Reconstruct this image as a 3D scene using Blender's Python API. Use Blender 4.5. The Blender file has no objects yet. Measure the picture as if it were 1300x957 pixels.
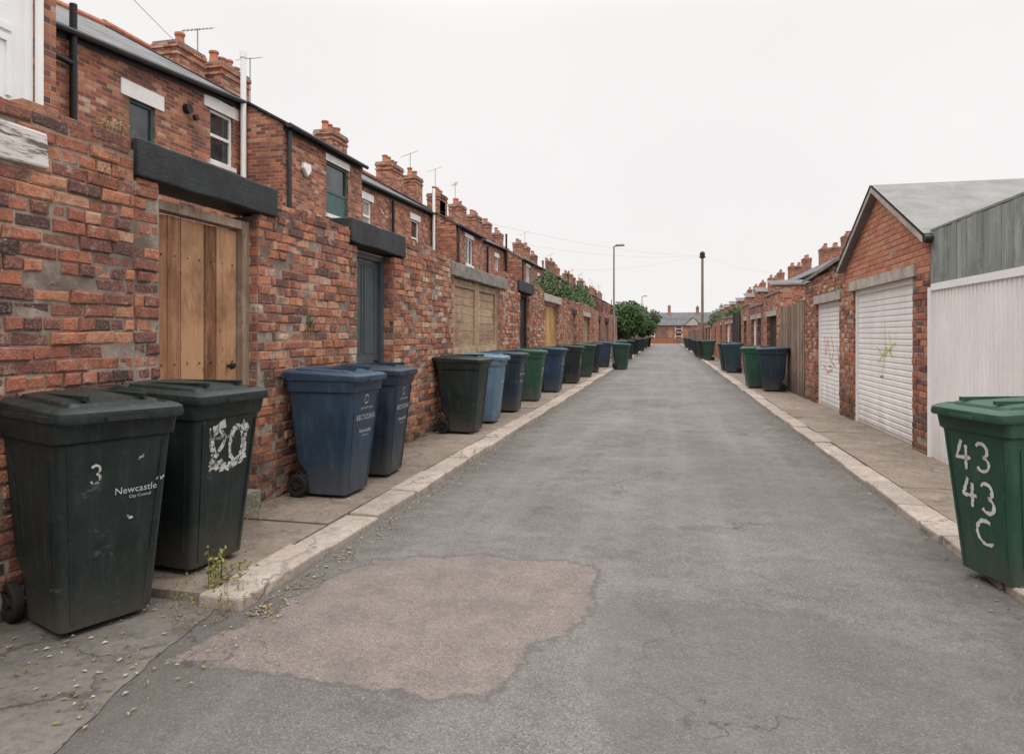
import bpy, bmesh, math, random
from mathutils import Vector, Matrix, noise
random.seed(7)
R=math.radians
sc=bpy.context.scene
COL=sc.collection

# ---------------------------------------------------------------- node helpers
class NT:
    def __init__(s,name,rough=.8,spec=.3):
        s.m=bpy.data.materials.new(name); s.m.use_nodes=True
        s.t=s.m.node_tree; s.n=s.t.nodes; s.l=s.t.links
        s.b=s.n['Principled BSDF']
        s.b.inputs['Roughness'].default_value=rough
        s.b.inputs['Specular IOR Level'].default_value=spec
        s.g=s.n.new('ShaderNodeNewGeometry')
        s.pos=s.g.outputs['Position']
    def _in(s,sock,v):
        if hasattr(v,'links') or isinstance(v,bpy.types.NodeSocket): s.l.new(v,sock)
        elif isinstance(v,(tuple,list)) and len(v)==3 and sock.type=='RGBA': sock.default_value=(*v,1)
        else: sock.default_value=v
    def math(s,op,a,b=0.0,c=None,clamp=False):
        n=s.n.new('ShaderNodeMath'); n.operation=op; n.use_clamp=clamp
        s._in(n.inputs[0],a); s._in(n.inputs[1],b)
        if c is not None: s._in(n.inputs[2],c)
        return n.outputs[0]
    def sep(s,v):
        n=s.n.new('ShaderNodeSeparateXYZ'); s.l.new(v,n.inputs[0]); return n.outputs
    def comb(s,x,y,z=0.0):
        n=s.n.new('ShaderNodeCombineXYZ'); s._in(n.inputs[0],x); s._in(n.inputs[1],y); s._in(n.inputs[2],z); return n.outputs[0]
    def noise(s,scale,detail=4,rough=.55,vec=None,dist=0.0):
        n=s.n.new('ShaderNodeTexNoise'); n.inputs['Scale'].default_value=scale
        n.inputs['Detail'].default_value=min(detail,4); n.inputs['Roughness'].default_value=rough
        n.inputs['Distortion'].default_value=dist
        s.l.new(vec or s.pos,n.inputs['Vector']); return n.outputs['Fac']
    def voro(s,scale,feature='F1',vec=None,out='Distance'):
        n=s.n.new('ShaderNodeTexVoronoi'); n.feature=feature; n.inputs['Scale'].default_value=scale
        s.l.new(vec or s.pos,n.inputs['Vector']); return n.outputs[out]
    def ramp(s,f,stops,interp='LINEAR'):
        n=s.n.new('ShaderNodeValToRGB'); cr=n.color_ramp; cr.interpolation=interp
        while len(cr.elements)<len(stops): cr.elements.new(.5)
        for e,(p,c) in zip(cr.elements,stops):
            e.position=p; e.color=(*c,1) if isinstance(c,(tuple,list)) else (c,c,c,1)
        s.l.new(f,n.inputs[0]); return n.outputs[0]
    def mr(s,v,a,b,c=0.0,d=1.0):
        n=s.n.new('ShaderNodeMapRange'); n.clamp=True
        s._in(n.inputs[0],v)
        for i,x in enumerate((a,b,c,d)): s._in(n.inputs[i+1],x)
        return n.outputs[0]
    def mix(s,f,a,b,mode='MIX'):
        n=s.n.new('ShaderNodeMix'); n.data_type='RGBA'; n.blend_type=mode
        s._in(n.inputs[0],f); s._in(n.inputs[6],a); s._in(n.inputs[7],b); return n.outputs[2]
    def bump(s,h,strength=.5,dist=.01):
        n=s.n.new('ShaderNodeBump'); n.inputs['Strength'].default_value=strength; n.inputs['Distance'].default_value=dist
        s.l.new(h,n.inputs['Height']); s.l.new(n.outputs[0],s.b.inputs['Normal'])
    def col(s,c): s._in(s.b.inputs['Base Color'],c)
    def rgh(s,c): s._in(s.b.inputs['Roughness'],c)
    def stretch(s,sx,sy,sz):
        n=s.n.new('ShaderNodeVectorMath'); n.operation='MULTIPLY'; s.l.new(s.pos,n.inputs[0]); n.inputs[1].default_value=(sx,sy,sz); return n.outputs[0]
    def obj(s):
        n=s.n.new('ShaderNodeTexCoord'); return n.outputs['Object']

def simple(name,c,rough=.7,var=.25,scale=8,spec=.3,bump=0.0,metal=0):
    t=NT(name,rough,spec)
    f=t.noise(scale,4,.65)
    d=tuple(x*(1-var) for x in c); u=tuple(min(1,x*(1+var)) for x in c)
    cc=t.ramp(f,[(.3,d),(.7,u)])
    if var>.12:
        g=t.noise(scale*9,2); cc=t.mix(t.mr(g,.4,.7,0,.25),cc,tuple(x*.7 for x in c))
        if bump: t.bump(g,bump,.01)
    t.col(cc); t.b.inputs['Metallic'].default_value=metal
    return t.m

BRK=[(0.0,(.06,.042,.042)),(.14,(.14,.066,.06)),(.3,(.235,.09,.066)),(.48,(.34,.118,.075)),(.66,(.44,.16,.09)),(.82,(.52,.225,.125)),(.93,(.54,.31,.21)),(1,(.57,.43,.33))]
BRK_DARK=[(0.0,(.06,.04,.04)),(.3,(.15,.07,.06)),(.6,(.27,.105,.075)),(.85,(.36,.16,.105)),(1,(.4,.25,.18))]
BRK_NEW=[(0.0,(.33,.12,.075)),(.5,(.44,.17,.11)),(1,(.52,.23,.15))]

def brick_piece_mat(name,pal,weather=1.0):
    t=NT(name,.9,.2)
    r=t.g.outputs['Random Per Island']
    x,y,z=t.sep(t.pos)
    big=t.noise(.55,3,.5)
    f=t.math('ADD',t.math('MULTIPLY',r,.85),t.math('MULTIPLY',t.mr(big,.3,.7),.24))
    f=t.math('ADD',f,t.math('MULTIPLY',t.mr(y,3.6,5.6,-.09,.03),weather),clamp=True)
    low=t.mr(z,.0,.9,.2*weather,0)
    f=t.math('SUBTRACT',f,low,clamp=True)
    c=t.ramp(f,pal)
    n1=t.noise(13,4,.75); n2=t.noise(60,3,.75)
    c=t.mix(t.mr(n1,.47,.68,0,.65*weather),c,(.085,.06,.052))
    c=t.mix(t.mr(n2,.5,.7,0,.5*weather),c,(.46,.32,.24))
    n3=t.noise(7,4,.8)
    c=t.mix(t.mr(n3,.57,.66,0,.55*weather),c,(.42,.34,.28))
    if weather>.5:
        st=t.noise(1.3,4,.7,vec=t.stretch(1,3.0,.8))
        c=t.mix(t.mr(st,.52,.68,0,.6),c,(.055,.046,.042))
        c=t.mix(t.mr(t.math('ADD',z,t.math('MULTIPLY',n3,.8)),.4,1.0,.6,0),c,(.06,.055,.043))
        c=t.mix(t.mr(t.math('ADD',z,t.math('MULTIPLY',n3,-.5)),2.35,2.65,0,.45),c,(.08,.066,.055))
    t.col(c)
    t.bump(t.math('ADD',n1,t.math('MULTIPLY',n2,.7)),1.0,.014)
    return t.m

def grid_mat(name,pal,bw,bh,mort,mcol,mode='wall',bumpd=.01,rough=.88,dark=.5):
    t=NT(name,rough,.25)
    x,y,z=t.sep(t.pos)
    if mode=='wall':
        nx,ny,nz=t.sep(t.g.outputs['True Normal'])
        k=t.math('GREATER_THAN',t.math('ABSOLUTE',nx),.6)
        u=t.math('ADD',t.math('MULTIPLY',k,y),t.math('MULTIPLY',t.math('SUBTRACT',1.0,k),x)); v=z
    else:
        u=y; v=t.math('MULTIPLY',z,2.1)
    v=t.math('ADD',v,50.0); u=t.math('ADD',u,200.0)
    vr=t.math('DIVIDE',v,bh); row=t.math('FLOOR',vr); fv=t.math('FRACT',vr)
    off=t.math('MULTIPLY',t.math('MODULO',row,2.0),.5)
    ur=t.math('ADD',t.math('DIVIDE',u,bw),off); cl=t.math('FLOOR',ur); fu=t.math('FRACT',ur)
    du=t.math('MULTIPLY',t.math('MINIMUM',fu,t.math('SUBTRACT',1.0,fu)),bw)
    dv=t.math('MULTIPLY',t.math('MINIMUM',fv,t.math('SUBTRACT',1.0,fv)),bh)
    d=t.math('MINIMUM',du,dv)
    m=t.mr(d,mort*.7,mort*1.3)
    w=t.n.new('ShaderNodeTexWhiteNoise'); w.noise_dimensions='2D'; t.l.new(t.comb(cl,row),w.inputs['Vector'])
    big=t.noise(.4,3,.6)
    f=t.math('ADD',t.math('MULTIPLY',w.outputs['Value'],.8),t.math('MULTIPLY',t.mr(big,.3,.7),.26),clamp=True)
    c=t.ramp(f,pal)
    n1=t.noise(12,4,.7)
    c=t.mix(t.mr(n1,.45,.7,0,dark),c,tuple(q*.3 for q in pal[len(pal)//2][1]))
    c=t.mix(m,mcol,c)
    st=t.noise(.9,4,.65,vec=t.stretch(1.5,1.5,.5))
    c=t.mix(t.mr(st,.5,.72,0,dark*1.2),c,tuple(q*.25 for q in mcol))
    t.col(c)
    t.bump(t.math('ADD',m,t.math('MULTIPLY',n1,.4)),.6,bumpd)
    return t.m

M={}
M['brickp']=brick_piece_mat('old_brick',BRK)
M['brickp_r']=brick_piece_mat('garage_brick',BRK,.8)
M['brick']=grid_mat('house_brick',BRK,.225,.077,.006,(.34,.27,.22))
M['brick_d']=grid_mat('dark_brick',BRK_DARK,.225,.077,.006,(.27,.22,.19))
M['brick_n']=grid_mat('new_brick',BRK_NEW,.225,.075,.005,(.36,.24,.18),dark=.2)
M['slate']=grid_mat('slate',[(0,(.07,.072,.078)),(.5,(.115,.116,.124)),(1,(.18,.18,.185))],.25,.22,.004,(.05,.05,.05),'roof',.008,.6)
t=NT('mortar',.95,.1); n=t.noise(25,4,.7); c=t.ramp(t.noise(1.3,4,.7),[(.38,(.14,.11,.095)),(.6,(.4,.34,.28))]); t.col(t.mix(t.mr(n,.4,.7,0,.7),c,(.15,.12,.10))); t.bump(n,.8,.01); M['mortar']=t.m
M['stone_dark']=simple('painted_lintel_dark',(.02,.024,.026),.6,.5,6,.35,.5)
M['concrete']=simple('concrete_lintel',(.42,.38,.34),.9,.3,5,.2,.5)
M['concrete_d']=simple('weathered_concrete',(.23,.21,.19),.9,.35,5,.2,.5)
M['white']=simple('white_paint',(.8,.78,.76),.5,.08,4)
M['upvc']=simple('white_upvc',(.84,.84,.84),.35,.04,3)
M['black']=simple('black_plastic',(.018,.018,.02),.5,.3,6)
M['gutter']=simple('gutter',(.04,.04,.045),.5,.3,6)
M['tealf']=simple('teal_paint',(.06,.12,.115),.5,.2,6)
M['greyg']=simple('grey_metal',(.25,.25,.25),.5,.2,6)
M['alu']=simple('aerial_metal',(.3,.3,.3),.4,.2,6,.5,0,.6)
M['pot']=simple('terracotta',(.44,.17,.1),.85,.3,7)
M['rubber']=simple('rubber',(.014,.014,.014),.8,.3,9)
M['felt']=simple('roof_felt',(.22,.215,.21),.9,.2,3,.2,.4)
M['barge']=simple('grey_barge_paint',(.18,.18,.175),.7,.2,5)
M['orange']=simple('orange_barrier',(.34,.13,.06),.6,.2,4)
M['pole']=simple('pole_wood',(.2,.16,.13),.85,.3,5)
M['galv']=simple('galvanised',(.2,.21,.21),.5,.2,6)
t=NT('window_glass',.06,.6); t.col(t.ramp(t.noise(1.4,2),[(.35,(.012,.015,.018)),(.7,(.07,.08,.085))])); M['glass']=t.m
t=NT('net_curtain',.5,.4); t.col(t.ramp(t.noise(5,2,vec=t.stretch(4,8,.6)),[(.35,(.2,.21,.21)),(.7,(.42,.43,.42))])); M['curtain']=t.m

def wood(name,pal,axis='z',rough=.8,rnd=.3,knots=True):
    t=NT(name,rough,.2)
    r=t.g.outputs['Random Per Island']
    vec=t.stretch(18,18,1.2) if axis=='z' else t.stretch(18,1.2,18)
    off=t.n.new('ShaderNodeVectorMath'); off.operation='ADD'; t.l.new(vec,off.inputs[0]); t.l.new(t.comb(t.math('MULTIPLY',r,40.),t.math('MULTIPLY',r,17.),r),off.inputs[1])
    g=t.noise(1.6,4,.65,vec=off.outputs[0],dist=.6)
    f=t.math('ADD',t.math('MULTIPLY',g,.8),t.math('MULTIPLY',t.math('SUBTRACT',r,.3),rnd),clamp=True)
    c=t.ramp(f,pal)
    c=t.mix(t.mr(t.noise(1.5,4,.7),.48,.68,0,.6),c,tuple(q*.4 for q in pal[1][1]))
    c=t.mix(t.mr(t.noise(2.6,4,.8,vec=t.stretch(1,1.6,.7)),.54,.68,0,.5),c,tuple(min(1,q*1.15+.04) for q in pal[2][1]))
    x,y,z=t.sep(t.pos)
    c=t.mix(t.mr(t.math('ADD',z,t.noise(4)),.7,1.4,.6,0),c,(.06,.05,.042))
    if knots:
        kn=t.voro(2.3,vec=t.stretch(1,6,1.5)); c=t.mix(t.mr(kn,.05,.1,.8,0),c,(.035,.018,.01))
    t.col(c); t.bump(g,.6,.008); return t.m
M['wood1']=wood('stained_planks',[(.25,(.1,.048,.027)),(.5,(.27,.13,.07)),(.75,(.44,.25,.14))],rnd=.6)
M['wood2']=wood('pale_weathered_boards',[(.25,(.25,.17,.11)),(.5,(.42,.3,.2)),(.75,(.56,.43,.31))],'y')
M['wood3']=wood('grey_green_boards',[(.25,(.17,.19,.175)),(.5,(.26,.285,.265)),(.75,(.34,.365,.34))],knots=False)
M['wood4']=wood('brown_fence_boards',[(.25,(.15,.105,.08)),(.5,(.27,.2,.155)),(.75,(.37,.28,.22))])
M['wood5']=wood('yellow_boards',[(.25,(.36,.2,.07)),(.5,(.52,.32,.12)),(.75,(.6,.4,.19))])
M['woodpost']=wood('door_frame_wood',[(.25,(.18,.12,.08)),(.5,(.32,.235,.17)),(.75,(.45,.36,.28))])
M['darkdoor']=simple('slate_blue_door_paint',(.065,.082,.09),.5,.2,3,.4,.2)
M['darkwood']=wood('dark_boards',[(.25,(.025,.023,.022)),(.5,(.04,.036,.034)),(.75,(.07,.06,.055))])
t=NT('old_white_paint',.7,.3); n=t.noise(6,4,.75,vec=t.stretch(1,.4,3)); t.col(t.ramp(n,[(.42,(.12,.1,.09)),(.5,(.55,.52,.49)),(.8,(.74,.72,.69))])); t.bump(n,.6,.01); M['oldwhite']=t.m
t=NT('white_steel_door',.45,.4); x,y,z=t.sep(t.pos); n=t.noise(2.5,4,.7,vec=t.stretch(1,1,.4))
c=t.ramp(n,[(.3,(.76,.745,.73)),(.7,(.88,.87,.86))]); c=t.mix(t.mr(t.math('ADD',z,n),.5,1.1,.45,0),c,(.4,.36,.32)); c=t.mix(t.mr(t.noise(6,4,.8,vec=t.stretch(1,3,.4)),.6,.75,0,.25),c,(.45,.41,.37)); t.col(c); M['steelw']=t.m

# road ---------------------------------------------------------------
def half(t,x,y,p,q,w):
    dx,dy=q[0]-p[0],q[1]-p[1]; L=math.hypot(dx,dy); nx,ny=-dy/L,dx/L
    d=t.math('ADD',t.math('ADD',t.math('MULTIPLY',x,nx),t.math('MULTIPLY',y,ny)),-(nx*p[0]+ny*p[1]))
    return t.math('ADD',d,w)
def polymask(t,x,y,P,w):
    pm=None
    for i in range(len(P)):
        h=half(t,x,y,P[i],P[(i+1)%len(P)],w); pm=h if pm is None else t.math('MINIMUM',pm,h)
    return pm
t=NT('worn_asphalt',.88,.25)
x,y,z=t.sep(t.pos)
sp=t.voro(95); sp2=t.voro(150,out='Color'); big=t.noise(.55,4,.75); mid=t.noise(4.5,4,.8)
s2,s3,_=t.sep(sp2)
c=t.ramp(big,[(.34,(.108,.101,.096)),(.66,(.2,.188,.178))])
c=t.mix(t.mr(mid,.42,.66,0,.55),c,(.092,.086,.082))
trk=t.noise(1.1,4,.6,vec=t.stretch(2.4,.12,1)); c=t.mix(t.mr(trk,.45,.7,0,.45),c,(.235,.224,.214))
c=t.mix(t.mr(s2,.6,1,0,.55),c,(.31,.295,.28)); c=t.mix(t.mr(s3,.62,1,0,.55),c,(.06,.056,.054)); c=t.mix(t.mr(sp,.0,.35,.5,0),c,(.06,.056,.053))
# oil and damp stains
stn=t.noise(1.4,4,.75); c=t.mix(t.mr(stn,.56,.66,0,.4),c,(.075,.07,.066))
near=t.mr(t.math('ADD',t.math('ADD',x,t.math('MULTIPLY',y,.55)),t.mr(mid,.3,.7,-.4,.4)),-.9,.7,.45,0)
c=t.mix(near,c,(.11,.1,.092))
edge=t.mr(t.math('ADD',t.math('ABSOLUTE',t.math('ADD',x,.18)),t.mr(mid,.3,.7,-.25,.25)),1.55,2.15,0,.5)
c=t.mix(edge,c,(.085,.075,.066))
w=t.math('ADD',t.mr(t.noise(2.2,4,.5),.2,.8,-.12,.12),t.mr(t.noise(14,3,.6),.2,.8,-.05,.05))
pm=polymask(t,x,y,[(-.48,4.52),(-1.3,4.58),(-1.95,4.36),(-2.3,2.75),(-.74,2.75),(-.4,3.8)],w)
pmask=t.mr(pm,-.02,.04)
pc=t.ramp(mid,[(.3,(.15,.122,.108)),(.7,(.24,.2,.18))]); pc=t.mix(t.mr(s2,.6,1,0,.6),pc,(.34,.3,.28)); pc=t.mix(t.mr(sp,.0,.33,.5,0),pc,(.08,.068,.062)); pc=t.mix(t.mr(s3,.62,1,0,.5),pc,(.07,.06,.056))
pc=t.mix(t.mr(t.noise(3,4,.8),.5,.62,0,.5),pc,(.125,.11,.1))
c=t.mix(t.math('MULTIPLY',pmask,.88),c,pc)
c=t.mix(t.mr(t.math('ABSOLUTE',pm),.0,.03,.5,0),c,(.07,.06,.056))
pm2=polymask(t,x,y,[(.5,4.05),(-.35,4.1),(-.45,3.75),(-.2,2.0),(2.1,2.0),(1.9,3.5)],w)
c=t.mix(t.mr(pm2,0,.06,0,.35),c,(.1,.096,.092))
pm3=polymask(t,x,y,[(1.6,9.5),(.2,9.7),(.1,6.4),(1.5,6.1)],w)
c=t.mix(t.mr(pm3,0,.1,0,.22),c,(.1,.094,.09))
nn=t.n.new('ShaderNodeVectorMath'); nn.operation='ADD'; t.l.new(t.pos,nn.inputs[0]); t.l.new(t.comb(t.mr(t.noise(2.3,4),0,1,-.6,.6),t.mr(t.noise(2.9,4),0,1,-.6,.6)),nn.inputs[1])
cr=t.voro(.6,'DISTANCE_TO_EDGE',vec=nn.outputs[0])
crm=t.mr(cr,.001,.009,.7,0); crm=t.math('MULTIPLY',crm,t.math('MAXIMUM',t.mr(t.noise(.5,2),.5,.6),t.mr(near,.1,.4,0,1)))
c=t.mix(crm,c,(.045,.042,.04))
sn=t.voro(2.2,out='Distance'); c=t.mix(t.math('MULTIPLY',t.mr(sn,.015,.03,.45,0),t.mr(t.noise(1.7,2),.5,.6)),c,(.42,.41,.4))
t.col(c)
t.bump(t.math('ADD',t.math('MULTIPLY',sp,.9),t.math('ADD',t.math('MULTIPLY',s2,.3),t.math('MULTIPLY',pmask,-.5))),.9,.006)
M['asphalt']=t.m

def pave(name,a,b,moss=.5,crack=.8,cw=.01,cs=.7):
    t=NT(name,.92,.2)
    n=t.noise(1.8,4,.75); m=t.noise(18,4,.8); s=t.voro(110)
    c=t.ramp(n,[(.3,a),(.7,b)])
    c=t.mix(t.mr(m,.48,.7,0,.55),c,tuple(q*.45 for q in a))
    c=t.mix(t.mr(s,0,.3,.5,0),c,tuple(q*.4 for q in a))
    c=t.mix(t.mr(t.noise(5,4,.8),.52,.68,0,.5),c,tuple(q*.5 for q in a))
    nn=t.n.new('ShaderNodeVectorMath'); nn.operation='ADD'; t.l.new(t.pos,nn.inputs[0]); t.l.new(t.comb(t.mr(t.noise(2.3,4),0,1,-.35,.35),t.mr(t.noise(4.9,4,.7),0,1,-.2,.2)),nn.inputs[1])
    cr=t.voro(crack,'DISTANCE_TO_EDGE',vec=nn.outputs[0])
    c=t.mix(t.math('MULTIPLY',t.mr(cr,.001,cw,cs,0),t.mr(t.noise(.9,2),.42,.56)),c,(.05,.042,.034))
    r=t.g.outputs['Random Per Island']; c=t.mix(t.math('MULTIPLY',r,.35),c,tuple(q*.5 for q in a))
    c=t.mix(t.mr(t.noise(1.1,4,.75),.56,.7,0,moss),c,(.06,.058,.03))
    x,y,z=t.sep(t.pos)
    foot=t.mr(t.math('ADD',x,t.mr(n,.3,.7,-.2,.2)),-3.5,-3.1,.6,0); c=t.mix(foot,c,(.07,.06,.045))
    t.col(c); t.bump(t.math('ADD',m,t.mr(cr,0,.02)),.7,.008); return t.m
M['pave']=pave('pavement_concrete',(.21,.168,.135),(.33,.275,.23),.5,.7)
M['kerb']=pave('kerb_stone',(.33,.275,.235),(.48,.415,.365),.25,.6)
M['apron']=pave('broken_concrete',(.115,.104,.094),(.24,.218,.195),.45,1.2,.02,.85)
t=NT('ground_soil',.95,.1); t.col(t.ramp(t.noise(.8,4,.7),[(.3,(.07,.065,.05)),(.7,(.14,.13,.1))])); M['soil']=t.m

def leafmat(name,a,b):
    t=NT(name,.6,.3); r=t.g.outputs['Random Per Island']; n=t.noise(1.5,3)
    t.col(t.ramp(t.math('ADD',t.math('MULTIPLY',r,.6),t.math('MULTIPLY',n,.4)),[(.15,a),(.85,b)])); return t.m
M['leaf']=leafmat('foliage_green',(.018,.042,.014),(.06,.11,.03))
M['leaf_y']=leafmat('weed_leaves',(.09,.1,.03),(.3,.27,.09))
M['leaf_b']=leafmat('dead_leaves',(.12,.07,.03),(.36,.24,.1))
M['bark']=simple('bark',(.09,.07,.055),.9,.3,9,.2,.5)

# ---------------------------------------------------------------- mesh builder
class MB:
    def __init__(s): s.v=[];s.f=[];s.mi=[];s.mats=[]
    def m(s,mat):
        if isinstance(mat,str): mat=M[mat]
        if mat not in s.mats: s.mats.append(mat)
        return s.mats.index(mat)
    def poly(s,pts,mat):
        k=len(s.v); s.v+=[tuple(p) for p in pts]; s.f.append(tuple(range(k,k+len(pts)))); s.mi.append(s.m(mat))
    def box(s,x0,x1,y0,y1,z0,z1,mat,jit=0,mat4=None):
        k=len(s.v)
        P=[(x,y,z) for z in (z0,z1) for y in (y0,y1) for x in (x0,x1)]
        if jit: P=[tuple(c+random.uniform(-jit,jit) for c in p) for p in P]
        if mat4 is not None: P=[tuple(mat4@Vector(p)) for p in P]
        s.v+=P; i=s.m(mat)
        for q in ((0,2,3,1),(4,5,7,6),(0,1,5,4),(2,6,7,3),(0,4,6,2),(1,3,7,5)):
            s.f.append(tuple(k+a for a in q)); s.mi.append(i)
    def brick(s,x,sg,y0,y1,z0,z1,dep,mat,jit,ch=.005,axis='x'):
        k=len(s.v); xo=x+random.uniform(-jit,jit)*1.3*sg
        j=lambda:random.uniform(-jit,jit)*.7
        a=[(y0+j(),z0+j()),(y1+j(),z0+j()),(y1+j(),z1+j()),(y0+j(),z1+j())]
        cy=(y0+y1)/2; cz=(z0+z1)/2
        def put(xx,ins):
            for (yy,zz) in a:
                i2=ins*random.uniform(.6,2.2) if ins else 0
                py=yy+(i2 if yy<cy else -i2); pz=zz+(i2 if zz<cz else -i2)
                s.v.append((xx+random.uniform(-1,1)*jit*.35,py,pz) if axis=='x' else (py,xx,pz))
        put(xo-sg*dep,0); put(xo-sg*ch,0); put(xo,ch)
        i=s.m(mat)
        for q in range(4):
            r=(q+1)%4
            s.f.append((k+q,k+r,k+4+r,k+4+q)); s.f.append((k+4+q,k+4+r,k+8+r,k+8+q)); s.mi+=[i,i]
        s.f.append((k+8,k+9,k+10,k+11)); s.mi.append(i)
    def rings(s,rs,mat,cap0=True,cap1=True):
        k=len(s.v); n=len(rs[0]); i=s.m(mat)
        for r in rs: s.v+=[tuple(p) for p in r]
        for a in range(len(rs)-1):
            for b in range(n):
                c=(b+1)%n
                s.f.append((k+a*n+b,k+a*n+c,k+(a+1)*n+c,k+(a+1)*n+b)); s.mi.append(i)
        if cap0: s.f.append(tuple(k+b for b in range(n))[::-1]); s.mi.append(i)
        if cap1: s.f.append(tuple(k+(len(rs)-1)*n+b for b in range(n))); s.mi.append(i)
    def cyl(s,p0,p1,r0,mat,r1=None,n=12,cap=True):
        p0=Vector(p0);p1=Vector(p1); r1=r0 if r1 is None else r1
        d=(p1-p0).normalized(); a=d.orthogonal().normalized(); b=d.cross(a)
        rr=[]
        for p,r in ((p0,r0),(p1,r1)):
            rr.append([p+(a*math.cos(2*math.pi*q/n)+b*math.sin(2*math.pi*q/n))*r for q in range(n)])
        s.rings(rr,mat,cap,cap)
    def build(s,name,parent=None,smooth=None):
        me=bpy.data.meshes.new(name); me.from_pydata(s.v,[],s.f)
        for q in s.mats: me.materials.append(q)
        me.polygons.foreach_set('material_index',s.mi)
        bm=bmesh.new(); bm.from_mesh(me); bmesh.ops.recalc_face_normals(bm,faces=bm.faces); bm.to_mesh(me); bm.free()
        if smooth:
            me.shade_smooth()
            try: me.set_sharp_from_angle(angle=R(smooth))
            except Exception: pass
        o=bpy.data.objects.new(name,me); COL.objects.link(o)
        if parent: o.parent=parent
        return o
def empty(name,loc=(0,0,0),rz=0):
    e=bpy.data.objects.new(name,None); e.empty_display_size=.3; e.location=loc; e.rotation_euler=(0,0,rz); COL.objects.link(e); return e

# ---------------------------------------------------------------- ground
mb=MB(); mb.poly([(-400,-60,-.08),(400,-60,-.08),(400,900,-.08),(-400,900,-.08)],'soil'); mb.build('ground')
KL,KR,WL,WR=-2.3,1.95,-3.45,3.1
mb=MB(); mb.poly([(-3.5,-12,0),(3.2,-12,0),(3.2,112,0),(-3.5,112,0)],'asphalt'); mb.poly([(-60,112,0),(60,112,0),(60,120,0),(-60,120,0)],'asphalt'); mb.build('road')
mb=MB()
y=3.42
while y<112:
    L=random.uniform(1.1,2.2) if y<35 else 6
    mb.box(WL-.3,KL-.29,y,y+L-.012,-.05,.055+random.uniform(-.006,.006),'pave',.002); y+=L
mb.build('pavement')
mb=MB(); y=-12
while y<112:
    L=random.uniform(1.1,2.0) if y<35 else 6
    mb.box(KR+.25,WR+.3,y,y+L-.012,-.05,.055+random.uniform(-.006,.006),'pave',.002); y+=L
mb.build('pavement')
for side in (0,1):
    mb=MB(); y=3.35 if side==0 else -12
    while y<112:
        L=random.uniform(.75,1.0) if y<40 else 4
        if side==0: mb.box(KL-.28,KL+random.uniform(-.016,.016),y,y+L-.016,-.05,.062+random.uniform(-.014,.01),'kerb',.006)
        else: mb.box(KR+random.uniform(-.016,.016),KR+.24,y,y+L-.016,-.05,.062+random.uniform(-.014,.01),'kerb',.006)
        y+=L
    o=mb.build('kerb'); bv=o.modifiers.new('b','BEVEL'); bv.width=.014; bv.segments=2
mb=MB()
pts=[(-3.5,-12),(-2.2,-12),(-2.1,1.8)]
for i in range(28):
    yy=1.85+i*.055; pts.append((-2.16-.012*i+.07*noise.noise(Vector((yy*2.1,3.3,0)))+.03*noise.noise(Vector((yy*9,1.3,0))),yy))
pts+=[(-2.6,3.4),(-3.5,3.4)]
mb.poly([(a,b,.005) for a,b in pts],'apron'); mb.build('concrete_apron')

# ---------------------------------------------------------------- brick wall generator
def intervals(y0,y1,holes,zm):
    segs=[(y0,y1)]
    for (a,b,c,d) in holes:
        if c<zm<d:
            ns=[]
            for (p,q) in segs:
                if b<=p or a>=q: ns.append((p,q)); continue
                if a>p: ns.append((p,a))
                if b<q: ns.append((b,q))
            segs=ns
    return segs
def lay_bricks(mb,X,sg,y0,y1,z0,z1,holes,mat,jit=.004,topfn=None,axis='x',bh=.082,header=4):
    row=0; z=z0
    while z<z1-.02:
        zt=min(z+bh-.012,z1)
        hd=(row%header==header-1)
        L=.12 if hd else .24
        off=(L/2 if row%2 else 0)+(random.random()*.03)
        for (p,q) in intervals(y0,y1,holes,(z+zt)/2):
            y=p-off
            while y<q:
                ll=L*random.uniform(.96,1.05)
                a=max(y,p+.003); b=min(y+ll-.011,q-.003)
                y+=ll
                if b-a<.03: continue
                if topfn and zt>topfn((a+b)/2)-.01: continue
                if random.random()<.004: continue
                sag=.006*noise.noise(Vector((a*.9,z*2,1.7)))
                dp=random.uniform(-.012,-.004) if random.random()<.12*(jit>.003) else 0
                mb.brick(X+sg*dp,sg,a,b,z+sag,zt+sag,.09,mat,jit,axis=axis,ch=.006)
        z+=bh; row+=1
def wall_holes(mb,X,sg,y0,y1,z0,z1,holes,mat,depth,mat_rev=None,k=0.0,axis='x'):
    P=(lambda x,y,z:(x,y,z)) if axis=='x' else (lambda x,y,z:(y,x,z))
    ys=sorted({y0,y1}|{h[0] for h in holes}|{h[1] for h in holes}); zs=sorted({z0,z1}|{h[2] for h in holes}|{h[3] for h in holes})
    ys=[a for a in ys if y0<=a<=y1]; zs=[a for a in zs if z0<=a<=z1]
    T=lambda y,z: z+(k*(y-y0) if z==z1 else 0)
    for a,b in zip(ys,ys[1:]):
        for c,d in zip(zs,zs[1:]):
            my,mz=(a+b)/2,(c+d)/2
            if any(h[0]<my<h[1] and h[2]<mz<h[3] for h in holes): continue
            mb.poly([P(X,a,T(a,c)),P(X,b,T(b,c)),P(X,b,T(b,d)),P(X,a,T(a,d))],mat)
    r=mat_rev or mat; D=X-sg*depth
    for (a,b,c,d) in holes:
        mb.poly([P(X,a,c),P(D,a,c),P(D,a,d),P(X,a,d)],r); mb.poly([P(X,b,c),P(D,b,c),P(D,b,d),P(X,b,d)],r)
        mb.poly([P(X,a,d),P(D,a,d),P(D,b,d),P(X,b,d)],r)
        if c>z0+.01: mb.poly([P(X,a,c),P(D,a,c),P(D,b,c),P(X,b,c)],r)

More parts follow.
